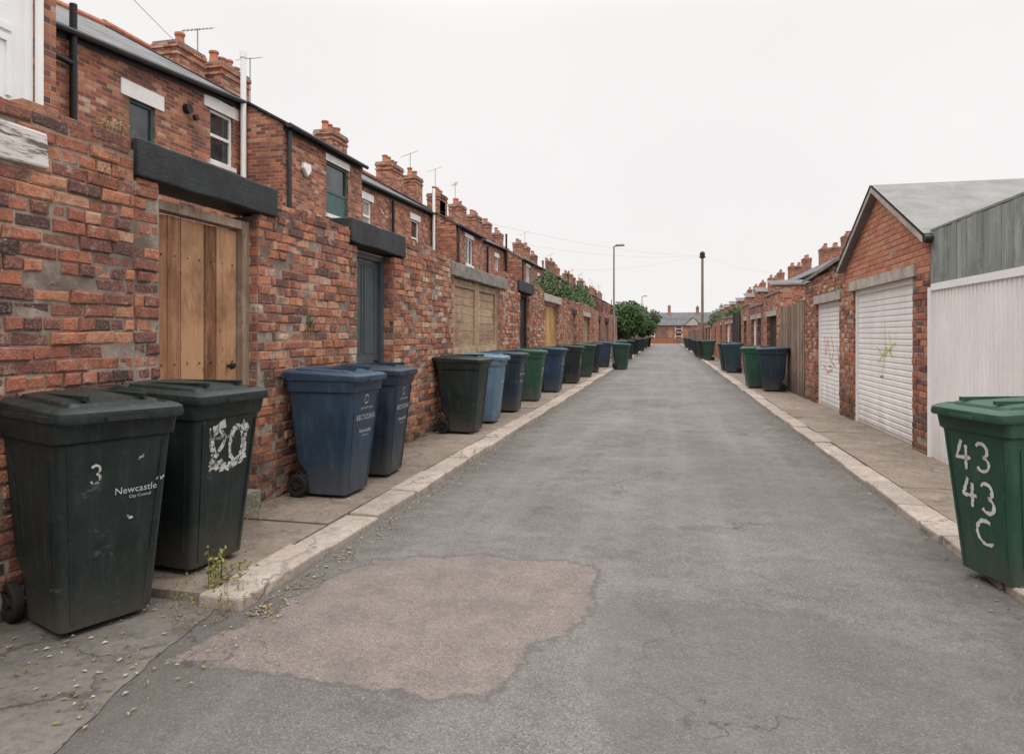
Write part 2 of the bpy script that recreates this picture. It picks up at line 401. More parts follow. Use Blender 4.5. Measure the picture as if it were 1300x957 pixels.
# ---- left yard wall
doors=[(4.09,5.27),(7.2,8.28),(10.8,14.0),(16.0,17.2),(19.4,22.0)]
far=[(25.2,26.2),(28.6,31),(35,36),(38.5,41),(44,45),(48,50.5),(55,56),(59,61.5),(66,67),(70,72.5),(78,79),(84,86.5),(92,93),(98,100.5)]
wall=empty('brick_yard_wall')
mb=MB()
tops=[(-3,3.86,2.78),(3.86,5.54,2.58),(5.54,7.0,2.7),(7.0,8.62,2.56),(8.62,10.65,2.8),(10.65,14.5,2.5),(14.5,15.7,2.86),(15.7,17.5,2.56),(17.5,19.2,2.8),(19.2,22.2,2.5),(22.2,27.5,2.74),(27.5,33,2.8)]
holes=[(a,b,-.1,3.5) for a,b in doors]+[(a,b,-.1,2.3) for a,b in far if a<33]
for (a,b,h) in tops:
    hs=[(max(p,a),min(q,b),r,min(s_,h)) for p,q,r,s_ in holes if q>a and p<b]
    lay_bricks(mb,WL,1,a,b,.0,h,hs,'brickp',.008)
mb.build('bricks',wall)
mb=MB()
for (a,b,h) in tops:
    hs=[(max(p,a),min(q,b),r,min(s_,h-.0)) for p,q,r,s_ in holes if q>a and p<b]
    hh=h-.025
    segs=intervals(a,b,hs,1.0)
    for (p,q) in segs: mb.box(WL-.3,WL-.010,p,q,-.1,hh,'mortar')
    for (p,q,r,s_) in hs:
        if s_<hh: mb.box(WL-.3,WL-.010,p,q,s_,hh,'mortar')
mb.build('mortar_core',wall)
mb=MB()
for (p,q) in doors+[f for f in far if f[0]<33]:
    top=2.5; z=0;r=0
    while z<top:
        for yy,sgn in ((p,1),(q,-1)):
            L1=.11 if r%2 else .21
            mb.box(WL-.29,WL-.29+L1,yy-.006 if sgn>0 else yy-.004,yy+.004 if sgn>0 else yy+.006,z,z+.069,'brickp',.001)
            mb.box(WL-.29+L1+.012,WL-.018,yy-.006 if sgn>0 else yy-.004,yy+.004 if sgn>0 else yy+.006,z,z+.069,'brickp',.001)
        z+=.082;r+=1
for (a,b,h) in tops:
    if h<2.6: continue
    y=a
    while y<b-.05:
        L=random.choice([.112,.115,.235,.12])
        if random.random()>.1:
            e=min(y+L-.012,b)
            dz=random.uniform(-.02,.014)
            mb.box(WL-.28,WL-.002+random.uniform(-.02,.008),y,e,h-.03,h+.035+dz,'brickp',.009)
        y+=L
o=mb.build('coping_bricks',wall); bv=o.modifiers.new('b','BEVEL'); bv.width=.008; bv.segments=1
mb=MB()
a=33
for p,q in [f for f in far if f[0]>33]+[(112,112)]:
    mb.box(WL-.3,WL,a,p,-.1,2.7+random.uniform(-.15,.2),'brick_d' if random.random()<.3 else 'brick')
    if p<112: mb.box(WL-.3,WL+.02,p-.15,q+.15,2.25,2.5,'stone_dark' if random.random()<.5 else 'concrete')
    a=q
mb.build('distant_wall',wall)
def lintel(y0,y1,z0,z1,mat,out=.05):
    mb=MB(); 
    n=max(2,int((y1-y0)/.25)); 
    rs=[]
    for i in range(n+1):
        yy=y0+(y1-y0)*i/n; j=lambda:random.uniform(-.008,.008)
        rs.append([(WL-.28,yy,z0),(WL+out+j(),yy,z0+j()),(WL+out+j(),yy,z1+j()),(WL-.28,yy,z1+j())])
    mb.rings(rs,mat)
    o=mb.build('lintel',wall); bv=o.modifiers.new('b','BEVEL'); bv.width=.014; bv.segments=2; bv.limit_method='ANGLE'
lintel(3.86,5.52,2.585,2.84,'stone_dark',.03)
lintel(6.99,8.6,2.565,2.84,'stone_dark',.03)
lintel(10.62,14.52,2.505,2.73,'concrete_d',.04)
lintel(15.7,17.5,2.565,2.83,'stone_dark',.04)
lintel(19.2,22.2,2.505,2.72,'concrete',.04)
lintel(1.2,3.2,2.47,2.67,'oldwhite',.02)
for a,b in far:
    if a<33: lintel(a-.15,b+.15,2.305,2.5,'stone_dark' if a<28 else 'concrete',.03)
mb=MB(); mb.box(WL-.3,WL+.02,4.09,5.27,-.05,.2,'concrete_d',.006); mb.box(WL-.3,WL+.02,7.2,8.28,-.05,.15,'concrete_d',.006); mb.build('thresholds',wall)

# doors
def plank_door(name,y0,y1,z0,z1,mat,n,X=WL-.14,post=None,pw=.07,knob=None):
    e=empty(name); mb=MB()
    if post:
        mb.box(X-.06,X+.05,y0+.002,y0+pw,z0,z1,post); mb.box(X-.06,X+.05,y1-pw,y1-.002,z0,z1,post); mb.box(X-.06,X+.048,y0+pw,y1-pw,z1-.07,z1-.002,post)
        mb.build('frame',e)
        y0+=pw+.005;y1-=pw+.005;z1-=.085
    mb=MB(); w=(y1-y0)/n
    for i in range(n): mb.box(X-.03,X+random.uniform(-.006,.006),y0+i*w,y0+(i+1)*w-.008,z0+random.uniform(0,.04),z1-random.uniform(0,.02),mat,.002)
    mb.box(X-.06,X-.032,y0,y1,z0+.05,z1-.05,'black')
    if n>3:
        for zz in (z0+.3,(z0+z1)/2,z1-.3):
            for i in range(n): mb.cyl((X,y0+(i+.5)*w,zz),(X+.008,y0+(i+.5)*w,zz),.006,'black',n=6)
    mb.build('planks',e)
    if knob:
        mb=MB(); yy,zz=knob
        mb.cyl((X,yy,zz),(X+.05,yy,zz),.012,'black'); mb.cyl((X+.04,yy,zz),(X+.07,yy,zz),.03,'black',.022); mb.box(X,X+.012,yy-.02,yy+.02,zz-.2,zz-.12,'black'); mb.build('latch',e,40)
    return e
plank_door('wooden_gate',4.09,5.27,.2,2.5,'wood1',7,post='woodpost',pw=.1,knob=(5.03,1.27))
e=plank_door('yard_door',7.2,8.28,.15,2.53,'darkdoor',1,post='darkdoor',pw=.08,knob=(8.08,1.2),X=WL-.2)
mb=MB(); 
for (a,b) in ((.3,1.2),(1.3,2.4)):
    for (c_,d_) in ((7.36,7.72),(7.78,8.1)):
        mb.box(WL-.2,WL-.188,c_,d_,a,a+.02,'darkdoor'); mb.box(WL-.2,WL-.188,c_,d_,b-.02,b,'darkdoor'); mb.box(WL-.2,WL-.189,c_,c_+.02,a+.02,b-.02,'darkdoor'); mb.box(WL-.2,WL-.189,d_-.02,d_,a+.02,b-.02,'darkdoor')
mb.build('mouldings',e)
e=empty('wooden_garage_door')
for a,b in ((10.9,12.38),(12.42,13.9)):
    mb=MB()
    n=16
    for i in range(n):
        z=.1+i*.15; mb.box(WL-.12,WL-.09+random.uniform(-.003,.003),a,b,z,z+.141,'wood2',.002)
    mb.build('leaf_boards',e)
    mb=MB(); mb.box(WL-.09,WL-.055,a,a+.11,.1,2.5,'wood2'); mb.box(WL-.09,WL-.055,b-.11,b,.1,2.5,'wood2')
    for z in (.12,1.2,2.36): mb.box(WL-.088,WL-.058,a+.11,b-.11,z,z+.12,'wood2')
    mb.build('leaf_frame',e)
mb=MB(); mb.box(WL-.14,WL-.04,10.8,10.895,0,2.5,'woodpost'); mb.box(WL-.14,WL-.04,13.905,14.0,0,2.5,'woodpost'); mb.build('posts',e)
plank_door('yard_door',16.0,17.2,.1,2.55,'darkwood',6,post='darkwood')
plank_door('garage_door',19.4,22.0,.08,2.5,'wood5',12,post='woodpost')
cols=['darkdoor','wood2','darkwood','wood4','wood1','steelw','tealf']
for i,(a,b) in enumerate(far): plank_door('yard_door' if b-a<1.5 else 'garage_door',a,b,.06,2.28,cols[i%7],max(3,int((b-a)/.15)),post='woodpost')

# ---------------------------------------------------------------- terraced houses (left)
def window(mb,X,sg,y0,y1,z0,z1,fr='upvc',glass='glass',transom=.5,mull=None,dep=.09,lint='white',lh=.22,lo=.14,sill='white',panel=None):
    D=X-sg*dep; f=.055
    def B(x0,x1,*r): mb.box(min(x0,x1),max(x0,x1),*r)
    B(D,D+sg*.05,y0,y0+f,z0,z1,fr); B(D,D+sg*.05,y1-f,y1,z0,z1,fr); B(D,D+sg*.048,y0+f,y1-f,z0,z0+f,fr); B(D,D+sg*.048,y0+f,y1-f,z1-f,z1,fr)
    if transom: zt=z0+(z1-z0)*transom; B(D,D+sg*.046,y0+f,y1-f,zt-.03,zt+.03,fr)
    if mull: ym=y0+(y1-y0)*mull; B(D,D+sg*.044,ym-.03,ym+.03,z0+f,z1-f,fr)
    B(D-sg*.02,D+sg*.012,y0+.01,y1-.01,z0+.01,z1-.01,glass)
    if panel: B(D,D+sg*.03,y0+f,y1-f,z0+f,z0+(z1-z0)*transom-.03,panel)
    if lint: B(X-sg*.02,X+sg*.02,y0-lo,y1+lo,z1+.002,z1+lh,lint)
    if sill: B(X-sg*.05,X+sg*.06,y0-.05,y1+.05,z0-.09,z0-.002,sill)
def pots(mb,x,ys,z,h=.3):
    for y in ys:
        hh=h*random.uniform(.7,1.25)
        n=10
        prof=[(.13,0),(.115,.05),(.095,hh*.75),(.12,hh*.85),(.12,hh)]
        rr=[[(x+math.cos(2*math.pi*q/n)*r,y+math.sin(2*math.pi*q/n)*r,z+zz) for q in range(n)] for r,zz in prof]
        mb.rings(rr,'pot')
def chimney(par,x,y0,y1,zb,zt,npots,w=.62,mat='brick'):
    mb=MB(); mb.box(x-w/2,x+w/2,y0,y1,zb,zt-.16,mat)
    mb.box(x-w/2-.03,x+w/2+.03,y0-.03,y1+.03,zt-.32,zt-.25,mat)
    mb.box(x-w/2-.04,x+w/2+.04,y0-.04,y1+.04,zt-.16,zt-.06,mat); mb.box(x-w/2-.02,x+w/2+.02,y0-.02,y1+.02,zt-.06,zt,'concrete_d')
    st=(y1-y0)/npots
    pots(mb,x,[y0+st*(i+.5) for i in range(npots)],zt)
    mb.build('chimney_stack',par,30)
def aerial(par,x,y,z,h=1.3,ang=.3):
    mb=MB(); mb.cyl((x,y,z),(x,y,z+h),.016,'alu',n=6)
    dx,dy=math.cos(ang),math.sin(ang)
    L=.4; mb.cyl((x-dx*L,y-dy*L,z+h-.2),(x+dx*L,y+dy*L,z+h+.16),.01,'alu',n=5)
    for i in range(9):
        t_=-L+i*2*L/8; px,py=x+dx*t_,y+dy*t_; w=.15-.008*i; zz=z+h-.02+.18*t_/L
        mb.cyl((px+dy*w,py-dx*w,zz),(px-dy*w,py+dx*w,zz),.006,'alu',n=4)
    mb.build('tv_aerial',par)
PIT=.55
def sectionA(par,X,y0,y1,ez,k,holes,wins,mat='brick'):
    mb=MB(); wall_holes(mb,X,1,y0,y1,-.1,ez,holes,mat,.14,k=k)
    e0,e1=ez,ez+k*(y1-y0)
    xr=-12.5
    for yy,ee in ((y0,e0),(y1,e1)):
        mb.poly([(X,yy,-.1),(-16,yy,-.1),(-16,yy,ee-.1),(xr,yy,ee+PIT*(X-xr)),(X,yy,ee)],mat)
    mb.poly([(-16,y0,-.1),(-16,y1,-.1),(-16,y1,e1-.1),(-16,y0,e0-.1)],mat)
    mb.build('walls',par)
    mb=MB(); th=.05
    o_=.12
    a0=(X+o_,y0-.06,e0-PIT*o_+.03); a1=(X+o_,y1+.06,e1-PIT*o_+.03); r0=(xr,y0-.06,e0+PIT*(X-xr)+.03); r1=(xr,y1+.06,e1+PIT*(X-xr)+.03)
    b0=(-16.2,y0-.06,e0-.1); b1=(-16.2,y1+.06,e1-.1)
    up=lambda p:(p[0],p[1],p[2]+th)
    mb.poly([up(a0),up(a1),up(r1),up(r0)],'slate'); mb.poly([up(r0),up(r1),up(b1),up(b0)],'slate')
    mb.poly([a0,a1,up(a1),up(a0)],'slate'); mb.poly([a0,r0,up(r0),up(a0)],'gutter'); mb.poly([a1,r1,up(r1),up(a1)],'gutter'); mb.poly([a0,a1,r1,r0],'gutter')
    mb.cyl((xr,y0-.06,r0[2]+th+.02),(xr,y1+.06,r1[2]+th+.02),.09,'pot',n=8)
    mb.build('roof',par)
    mb=MB(); mb.cyl((X+o_+.04,y0,a0[2]),(X+o_+.04,y1,a1[2]),.05,'gutter',n=8)
    mb.poly([(X+.03,y0,e0-.14),(X+.03,y1,e1-.14),(X+.03,y1,e1-.02),(X+.03,y0,e0-.02)],'gutter')
    mb.build('gutter',par,30)
    mb=MB()
    for w in wins: window(mb,X,1,**w)
    if wins: mb.build('windows',par)

h=empty('terraced_house')
mb=MB(); wall_holes(mb,-7,1,-6,6.62,-.1,8.2,[(5.2,6.34,4.0,6.25)],'brick',.14)
mb.poly([(-7,6.62,-.1),(-12,6.62,-.1),(-12,6.62,8.2),(-7,6.62,8.2)],'brick'); mb.poly([(-7,-6,-.1),(-12,-6,-.1),(-12,-6,8.2),(-7,-6,8.2)],'brick'); mb.poly([(-12,-6,-.1),(-12,6.62,-.1),(-12,6.62,8.2),(-12,-6,8.2)],'brick')
mb.build('walls',h)
mb=MB(); mb.poly([(-6.85,-6.1,8.15),(-6.85,6.7,8.15),(-12.1,6.7,10.5),(-12.1,-6.1,10.5)],'slate'); mb.build('roof',h)
mb=MB(); D=-7.08
mb.box(D,D+.06,5.2,5.27,4,6.25,'upvc');mb.box(D,D+.06,6.24,6.34,4,6.25,'upvc');mb.box(D,D+.058,5.27,6.24,6.15,6.25,'upvc')
mb.box(D-.03,D+.02,5.27,6.24,4,6.15,'upvc'); mb.box(D+.0,D+.032,5.4,5.95,4.95,5.95,'greyg'); mb.box(D+.02,D+.045,5.36,6.1,4.86,4.93,'upvc'); mb.box(D+.02,D+.045,5.36,5.42,4.15,4.8,'upvc');mb.box(D+.02,D+.045,6.04,6.1,4.15,4.8,'upvc');mb.box(D+.02,D+.044,5.42,6.04,4.74,4.8,'upvc')
mb.box(-7.02,-6.96,6.345,6.42,3.9,8,'upvc')
mb.build('door',h)
h=empty('terraced_house')
W1=dict(y0=9.95,y1=10.56,z0=4.75,z1=5.6,fr='tealf',transom=None,lh=.27,lo=.2); W2=dict(y0=12.07,y1=12.8,z0=5.05,z1=6.1,transom=.52,lh=.24,lo=.2)
sectionA(h,-9,6.62,13.1,6.02,.082,[(9.95,10.56,4.75,5.6),(12.07,12.8,5.05,6.1)],[W1,W2])
mb=MB(); mb.cyl((-8.9,8.72,2),(-8.9,8.72,6.6),.055,'black'); mb.cyl((-8.9,6.7,5.75),(-8.9,8.72,5.68),.045,'black')
mb.cyl((-8.86,12.97,2),(-8.86,12.97,7.5),.06,'upvc'); mb.cyl((-8.86,12.97,7.45),(-8.86,12.97,7.58),.075,'upvc')
mb.cyl((-9.0,11.35,5.85),(-8.9,11.35,5.85),.09,'black'); mb.cyl((-8.92,11.5,5.72),(-8.86,11.5,5.72),.06,'black')
mb.build('pipes',h,40)
chimney(h,-11.2,13.45,14.4,6.8,8.25,1)
chimney(h,-11,14.75,15.9,6.8,8.25,4)
aerial(h,-11.2,14.55,8.0,1.0,1.2); aerial(h,-11,16.4,7.8,1.2,1.5)
hb=h
sectionA(hb,-8,13.1,16.95,6.03,0,[(15.0,16.15,4.45,5.72)],[dict(y0=15.0,y1=16.15,z0=4.45,z1=5.72,fr='tealf',panel='tealf',transom=.45,lh=.2,lo=.05)])
mb=MB(); mb.cyl((-7.93,13.25,2),(-7.93,13.25,5.9),.05,'gutter'); mb.build('drainpipe',hb,40)
mb=MB()
pts=[(-.14,.13),(.14,.13),(.17,.0),(.08,-.1),(0,-.17),(-.08,-.1),(-.17,0)]
mb.rings([[(-7.99,14.0+a,5.26+b) for a,b in pts],[(-7.93,14.0+a,5.26+b) for a,b in pts],[(-7.91,14.0+a*.85,5.26+b*.85) for a,b in pts]],'upvc'); mb.build('alarm_box',hb)
chimney(hb,-11,20.4,21.5,6.8,8.25,4)
y=16.95; i=0
while y<108:
    h=empty('terraced_house')
    mt='brick_d' if i in (3,5) else 'brick'
    ez=6.1+ (i%3)*.06; a=y; b=y+8.35
    wi=[]
    for (q,wd,zz,ht,fr) in ((2.2,.6,4.7,.95,'upvc'),(6.2,.75,4.4,1.3,'upvc')):
        wi.append(dict(y0=a+q,y1=a+q+wd,z0=zz,z1=zz+ht,fr=fr,glass=random.choice(['glass','curtain','glass']),lh=.22))
    sectionA(h,-9,a,b,ez,.02,[(w['y0'],w['y1'],w['z0'],w['z1']) for w in wi],wi,mt)
    c=b+3.85
    w=dict(y0=b+1.3,y1=b+2.3,z0=4.4,z1=5.5,glass='curtain' if i%2 else 'glass',mull=.5,transom=None)
    sectionA(h,-8,b,c,5.8,0,[(w['y0'],w['y1'],w['z0'],w['z1'])],[w],mt)
    mb=MB(); mb.cyl((-8.86,b-.13,2),(-8.86,b-.13,7.2),.055,'upvc' if i%2==0 else 'black'); mb.cyl((-7.93,b+.1,2),(-7.93,b+.1,5.7),.05,'gutter'); mb.cyl((-8.9,a+4.3,2),(-8.9,a+4.3,6.0),.05,'black'); mb.build('pipes',h,40)
    for (q,l,n_,z) in ((8.3,1.3,4,8.3),(11.0,.9,3,8.35),(14.3,1.1,4,8.35),(17.5,1.2,4,8.55)) if i==0 else ((2.0,.9,3,8.3),(8.4,1.3,4,8.35),(11.2,.8,2,8.5)):
        chimney(h,-11,a+q,a+q+l,6.8,z+random.uniform(-.15,.15),n_,mat=mt)
        if random.random()<.6: aerial(h,-11,a+q+.2,z,random.uniform(.7,1.3),random.uniform(.6,1.7))
    y=c; i+=1

# ---------------------------------------------------------------- right side: garages
g=empty('brick_garage')
y0,y1,ya=9.22,13.32,11.27
ez,az=2.74,3.72
top=lambda y: ez+(az-ez)*(1-abs(y-ya)/(ya-y0))
D1=(9.83,12.74,-.1,2.28); 
mb=MB(); lay_bricks(mb,WR,-1,y0,y1,0,2.28,[D1],'brickp_r',.005); mb.build('brick_piers',g)
M['brickp_n']=brick_piece_mat('gable_brick',[(0,(.4,.155,.095)),(.5,(.5,.215,.135)),(1,(.58,.29,.19))],.15)
mb=MB(); lay_bricks(mb,WR,-1,y0,y1,2.44,az,[],'brickp_n',.002,topfn=top,header=99); 
lay_bricks(mb,WR,-1,y0,D1[0]-.15,2.29,2.44,[],'brickp_n',.002,header=99); lay_bricks(mb,WR,-1,D1[1]+.15,y1,2.29,2.44,[],'brickp_n',.002,header=99)
mb.build('gable_bricks',g)
mb=MB(); X=WR+.009
mb.poly([(X,y0,-.1),(X,D1[0],-.1),(X,D1[0],2.3),(X,y0,2.3)],'mortar'); mb.poly([(X,D1[1],-.1),(X,y1,-.1),(X,y1,2.3),(X,D1[1],2.3)],'mortar')
M['mortar_p']=simple('pink_mortar',(.4,.26,.19),.9,.15,5)
mb.poly([(X,y0,2.3),(X,y1,2.3),(X,y1,ez),(X,ya,az),(X,y0,ez)],'mortar_p')
mb.poly([(X,D1[0],-.1),(X+.3,D1[0],-.1),(X+.3,D1[0],2.3),(X,D1[0],2.3)],'brick'); mb.poly([(X,D1[1],-.1),(X+.3,D1[1],-.1),(X+.3,D1[1],2.3),(X,D1[1],2.3)],'brick')
mb.poly([(X,y0,-.1),(9,y0,-.1),(9,y0,ez),(X,y0,ez)],'brick_n'); mb.poly([(X,y1,-.1),(9,y1,-.1),(9,y1,ez),(X,y1,ez)],'brick_n')
mb.poly([(9,y0,-.1),(9,y1,-.1),(9,y1,ez),(9,ya,az),(9,y0,ez)],'brick_n')
mb.build('walls',g)
mb=MB(); mb.box(WR-.03,WR+.2,D1[0]-.15,D1[1]+.15,2.282,2.435,'concrete',.004); mb.build('lintel',g)
def roller(par,y0,y1,z1,X,name='roller_door'):
    mb=MB(); mb.box(X,X+.04,y0+.06,y1-.06,.06,z1-.05,'steelw')
    n=int((z1-.2)/.085); 
    for i in range(n):
        z=.1+i*.085; mb.poly([(X-.002,y0+.08,z),(X-.002,y1-.08,z),(X-.016,y1-.08,z+.02),(X-.016,y0+.08,z+.02)],'steelw'); mb.poly([(X-.016,y0+.08,z+.02),(X-.016,y1-.08,z+.02),(X-.016,y1-.08,z+.07),(X-.016,y0+.08,z+.07)],'steelw'); mb.poly([(X-.016,y0+.08,z+.07),(X-.016,y1-.08,z+.07),(X-.002,y1-.08,z+.08),(X-.002,y0+.08,z+.08)],'steelw')
    mb.box(X-.04,X+.05,y0+.003,y0+.07,.055,z1-.003,'upvc'); mb.box(X-.04,X+.05,y1-.07,y1-.003,.055,z1-.003,'upvc'); mb.box(X-.04,X+.05,y0+.07,y1-.07,z1-.07,z1-.004,'upvc')
    mb.cyl((X-.016,(y0+y1)/2,.9),(X-.05,(y0+y1)/2,.9),.02,'greyg',n=8)
    mb.build(name,par)
roller(g,9.83,12.74,2.28,WR+.08)
mb=MB()
for s_,ye in ((-1,y0-.1),(1,y1+.08)):
    ze=ez-.12*(az-ez)/(ya-y0)
    A=(WR-.1,ye,ze+.03);B=(WR-.1,ya,az+.03);C=(9.2,ya,az+.03);Dd=(9.2,ye,ze+.03); u=lambda p:(p[0],p[1],p[2]+.04)
    mb.poly([u(A),u(B),u(C),u(Dd)],'felt'); mb.poly([A,B,C,Dd],'gutter'); mb.poly([A,Dd,u(Dd),u(A)],'gutter')
    a=Vector((WR-.11,ye,ze-.045)); b=Vector((WR-.11,ya,az-.045))
    mb.poly([a,b,b+Vector((0,0,.08)),a+Vector((0,0,.08))],'concrete'); mb.poly([a,b,b+Vector((.11,0,0)),a+Vector((.11,0,0))],'barge')
    mb.poly([a+Vector((0,0,.082)),b+Vector((0,0,.082)),b+Vector((-.012,0,.12)),a+Vector((-.012,0,.12))],'gutter')
mb.build('roof',g)
mb=MB(); mb.cyl((WR-.1,y0-.13,ez-.05),(9.2,y0-.13,ez-.05),.045,'gutter'); mb.build('gutter',g,40)
g2=empty('brick_garage')
a,b=13.34,16.95; D2=(13.72,15.78,-.1,2.18)
top2=lambda y: 2.93-(y-a)*.055
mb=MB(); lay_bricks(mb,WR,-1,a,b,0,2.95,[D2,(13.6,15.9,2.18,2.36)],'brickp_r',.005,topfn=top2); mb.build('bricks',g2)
mb=MB(); wall_holes(mb,WR+.009,-1,a,b,-.1,2.72,[D2],'mortar',.3,'brick')
mb.poly([(WR+.01,a,-.1),(9,a,-.1),(9,a,2.85),(WR+.01,a,2.85)],'brick'); mb.poly([(WR+.01,b,-.1),(9,b,-.1),(9,b,2.7),(WR+.01,b,2.7)],'brick'); mb.build('walls',g2)
mb=MB(); mb.box(WR-.02,WR+.2,13.6,15.9,2.183,2.355,'concrete'); mb.build('lintel',g2)
roller(g2,13.72,15.78,2.18,WR+.1)
mb=MB(); mb.poly([(WR-.06,a,2.97),(WR-.06,b+.05,2.77),(9,b+.05,2.77),(9,a,2.97)],'felt'); mb.poly([(WR-.06,a,2.97),(WR-.06,b+.05,2.77),(WR-.06,b+.05,2.7),(WR-.06,a,2.9)],'concrete_d'); mb.build('roof',g2)
s=empty('metal_clad_garage')
mb=MB(); yy=-2
while yy<9.12:
    mb.poly([(WR,yy,.05),(WR,yy+.05,.05),(WR,yy+.05,2.1),(WR,yy,2.1)],'steelw'); mb.poly([(WR,yy+.05,.05),(WR+.02,yy+.062,.05),(WR+.02,yy+.062,2.1),(WR,yy+.05,2.1)],'steelw')
    mb.poly([(WR+.02,yy+.062,.05),(WR+.02,yy+.08,.05),(WR+.02,yy+.08,2.1),(WR+.02,yy+.062,2.1)],'steelw'); mb.poly([(WR+.02,yy+.08,.05),(WR,yy+.092,.05),(WR,yy+.092,2.1),(WR+.02,yy+.08,2.1)],'steelw'); yy+=.092
mb.box(WR-.03,WR+.03,9.12,9.2,.05,2.1,'upvc'); mb.box(WR-.02,WR+.03,-2,9.12,2.06,2.14,'upvc'); mb.box(WR+.03,WR+.1,-2,9.1,.05,2.1,'greyg')
mb.build('cladding',s)
mb=MB(); yy=-2
while yy<9.1:
    w=.13; mb.box(WR-.01+random.uniform(-.003,.003),WR+.02,yy,min(yy+w-.004,9.15),2.145,2.77+random.uniform(-.004,.004),'wood3',.001); yy+=w
mb.box(WR-.015,WR+.04,-2,9.15,2.775,2.8,'wood3'); mb.build('timber_fascia',s)
mb=MB(); mb.poly([(WR+.04,-2,2.5),(WR+.04,9.15,2.5),(9,9.15,2.6),(9,-2,2.6)],'felt'); mb.poly([(WR+.1,-2,0),(9,-2,0),(9,-2,2.5),(WR+.1,-2,2.5)],'brick'); mb.build('roof',s)

f=empty('timber_fence')
mb=MB(); yy=16.98
while yy<20.4:
    mb.box(WR-.01+random.uniform(-.01,.01),WR+.02,yy,yy+.118,.06,2.3+random.uniform(-.02,.02),'wood4',.002); yy+=.125
for z in (.4,1.2,2.0): mb.box(WR+.022,WR+.07,16.98,20.4,z,z+.09,'wood4')
mb.build('boards',f)
wr=empty('brick_yard_wall')
mb=MB(); sg=[(20.5,24,2.75,'brick',[(21.2,23.2,-.1,2.1,'darkwood')]),(24,28,2.55,'brick_d',[(24.6,25.6,-.1,2.1,'darkdoor'),(26,27.4,-.1,2.1,'steelw')]),(28,31,2.7,'brick',[(29,30,-.1,2.1,'wood1')]),(31,36,2.35,'brick',[(34.6,35.8,-.1,2.3,'darkwood')])]
yy=36
while yy<110:
    L=random.uniform(4,6); sg.append((yy,yy+L,random.uniform(2.2,2.75),random.choice(['brick','brick','brick_d']),[(yy+1,yy+random.choice([2,3.2]),-.1,2.1,random.choice(['darkwood','wood4','darkdoor','tealf','steelw'])) ])); yy+=L
for (a,b,hh,mt,dd) in sg:
    wall_holes(mb,WR,-1,a,b,-.1,hh,[d[:4] for d in dd],mt,.15)
    mb.poly([(WR,a,-.1),(WR+.3,a,-.1),(WR+.3,a,hh),(WR,a,hh)],mt); mb.poly([(WR,b,-.1),(WR+.3,b,-.1),(WR+.3,b,hh),(WR,b,hh)],mt)
    mb.box(WR-.03,WR+.33,a,b,hh+.001,hh+.06,'concrete_d')
    for d in dd:
        mb.box(WR-.02,WR+.1,d[0]-.12,d[1]+.12,2.102,2.26,'concrete')
mb.build('walls',wr)
for (a,b,hh,mt,dd) in sg:
    for d in dd:
        mb=MB(); n=max(3,int((d[1]-d[0])/.14)); w=(d[1]-d[0])/n
        for i in range(n): mb.box(WR+.1,WR+.13,d[0]+i*w,d[0]+(i+1)*w-.008,.06,2.1,d[4])
        mb.build('door',wr)
mb=MB(); yy=31.2
while yy<34.4: mb.box(WR-.06,WR-.03,yy,yy+.14,.06,2.55,'darkwood',.003); yy+=.15
mb.build('timber_gate')
y=43
i=0
while y<108:
    h=empty('terraced_house'); L=7.2
    mb=MB(); wi=[(y+1.2,y+2.2,4.2,5.4),(y+4.6,y+5.6,4.2,5.4)]
    wall_holes(mb,9.6,-1,y,y+L,-.1,5.7,wi,'brick',.14)
    for yy in (y,y+L): mb.poly([(9.6,yy,-.1),(14.6,yy,-.1),(14.6,yy,5.6),(12.1,yy,7.1),(9.6,yy,5.7)],'brick_d')
    mb.build('walls',h)
    mb=MB(); mb.poly([(9.4,y-.02,5.66),(9.4,y+L,5.66),(12.1,y+L,7.25),(12.1,y-.02,7.25)],'slate'); mb.poly([(14.8,y-.02,5.66),(14.8,y+L,5.66),(12.1,y+L,7.25),(12.1,y-.02,7.25)],'slate'); mb.cyl((9.38,y,5.6),(9.38,y+L,5.6),.07,'gutter',n=8); mb.build('roof',h)
    mb=MB(); 
    for w in wi: window(mb,9.6,-1,*w)
    mb.build('windows',h)
    chimney(h,12.1,y+.2,y+1.5,6.2,8.35,4); 
    if i%2: chimney(h,12.1,y+4,y+5,6.2,8.0,3)
    mb=MB(); mb.box(6.4,9.6,y+2.5,y+4.3,-.1,4.7,'brick'); mb.poly([(6.3,y+2.4,4.65),(6.3,y+4.4,5.1),(9.6,y+4.4,5.1),(9.6,y+2.4,4.65)],'slate'); mb.build('offshoot',h)
    y+=L;i+=1
h=empty('outbuilding')
mb=MB(); mb.box(5.5,9,24,30,-.1,3.0,'brick'); mb.poly([(5.3,23.8,2.95),(5.3,30.2,2.95),(7.25,30.2,4.1),(7.25,23.8,4.1)],'slate'); mb.poly([(9.2,23.8,2.95),(9.2,30.2,2.95),(7.25,30.2,4.1),(7.25,23.8,4.1)],'slate'); mb.poly([(5.5,23.99,3),(9,23.99,3),(7.25,23.99,4.05)],'brick'); mb.build('walls',h)

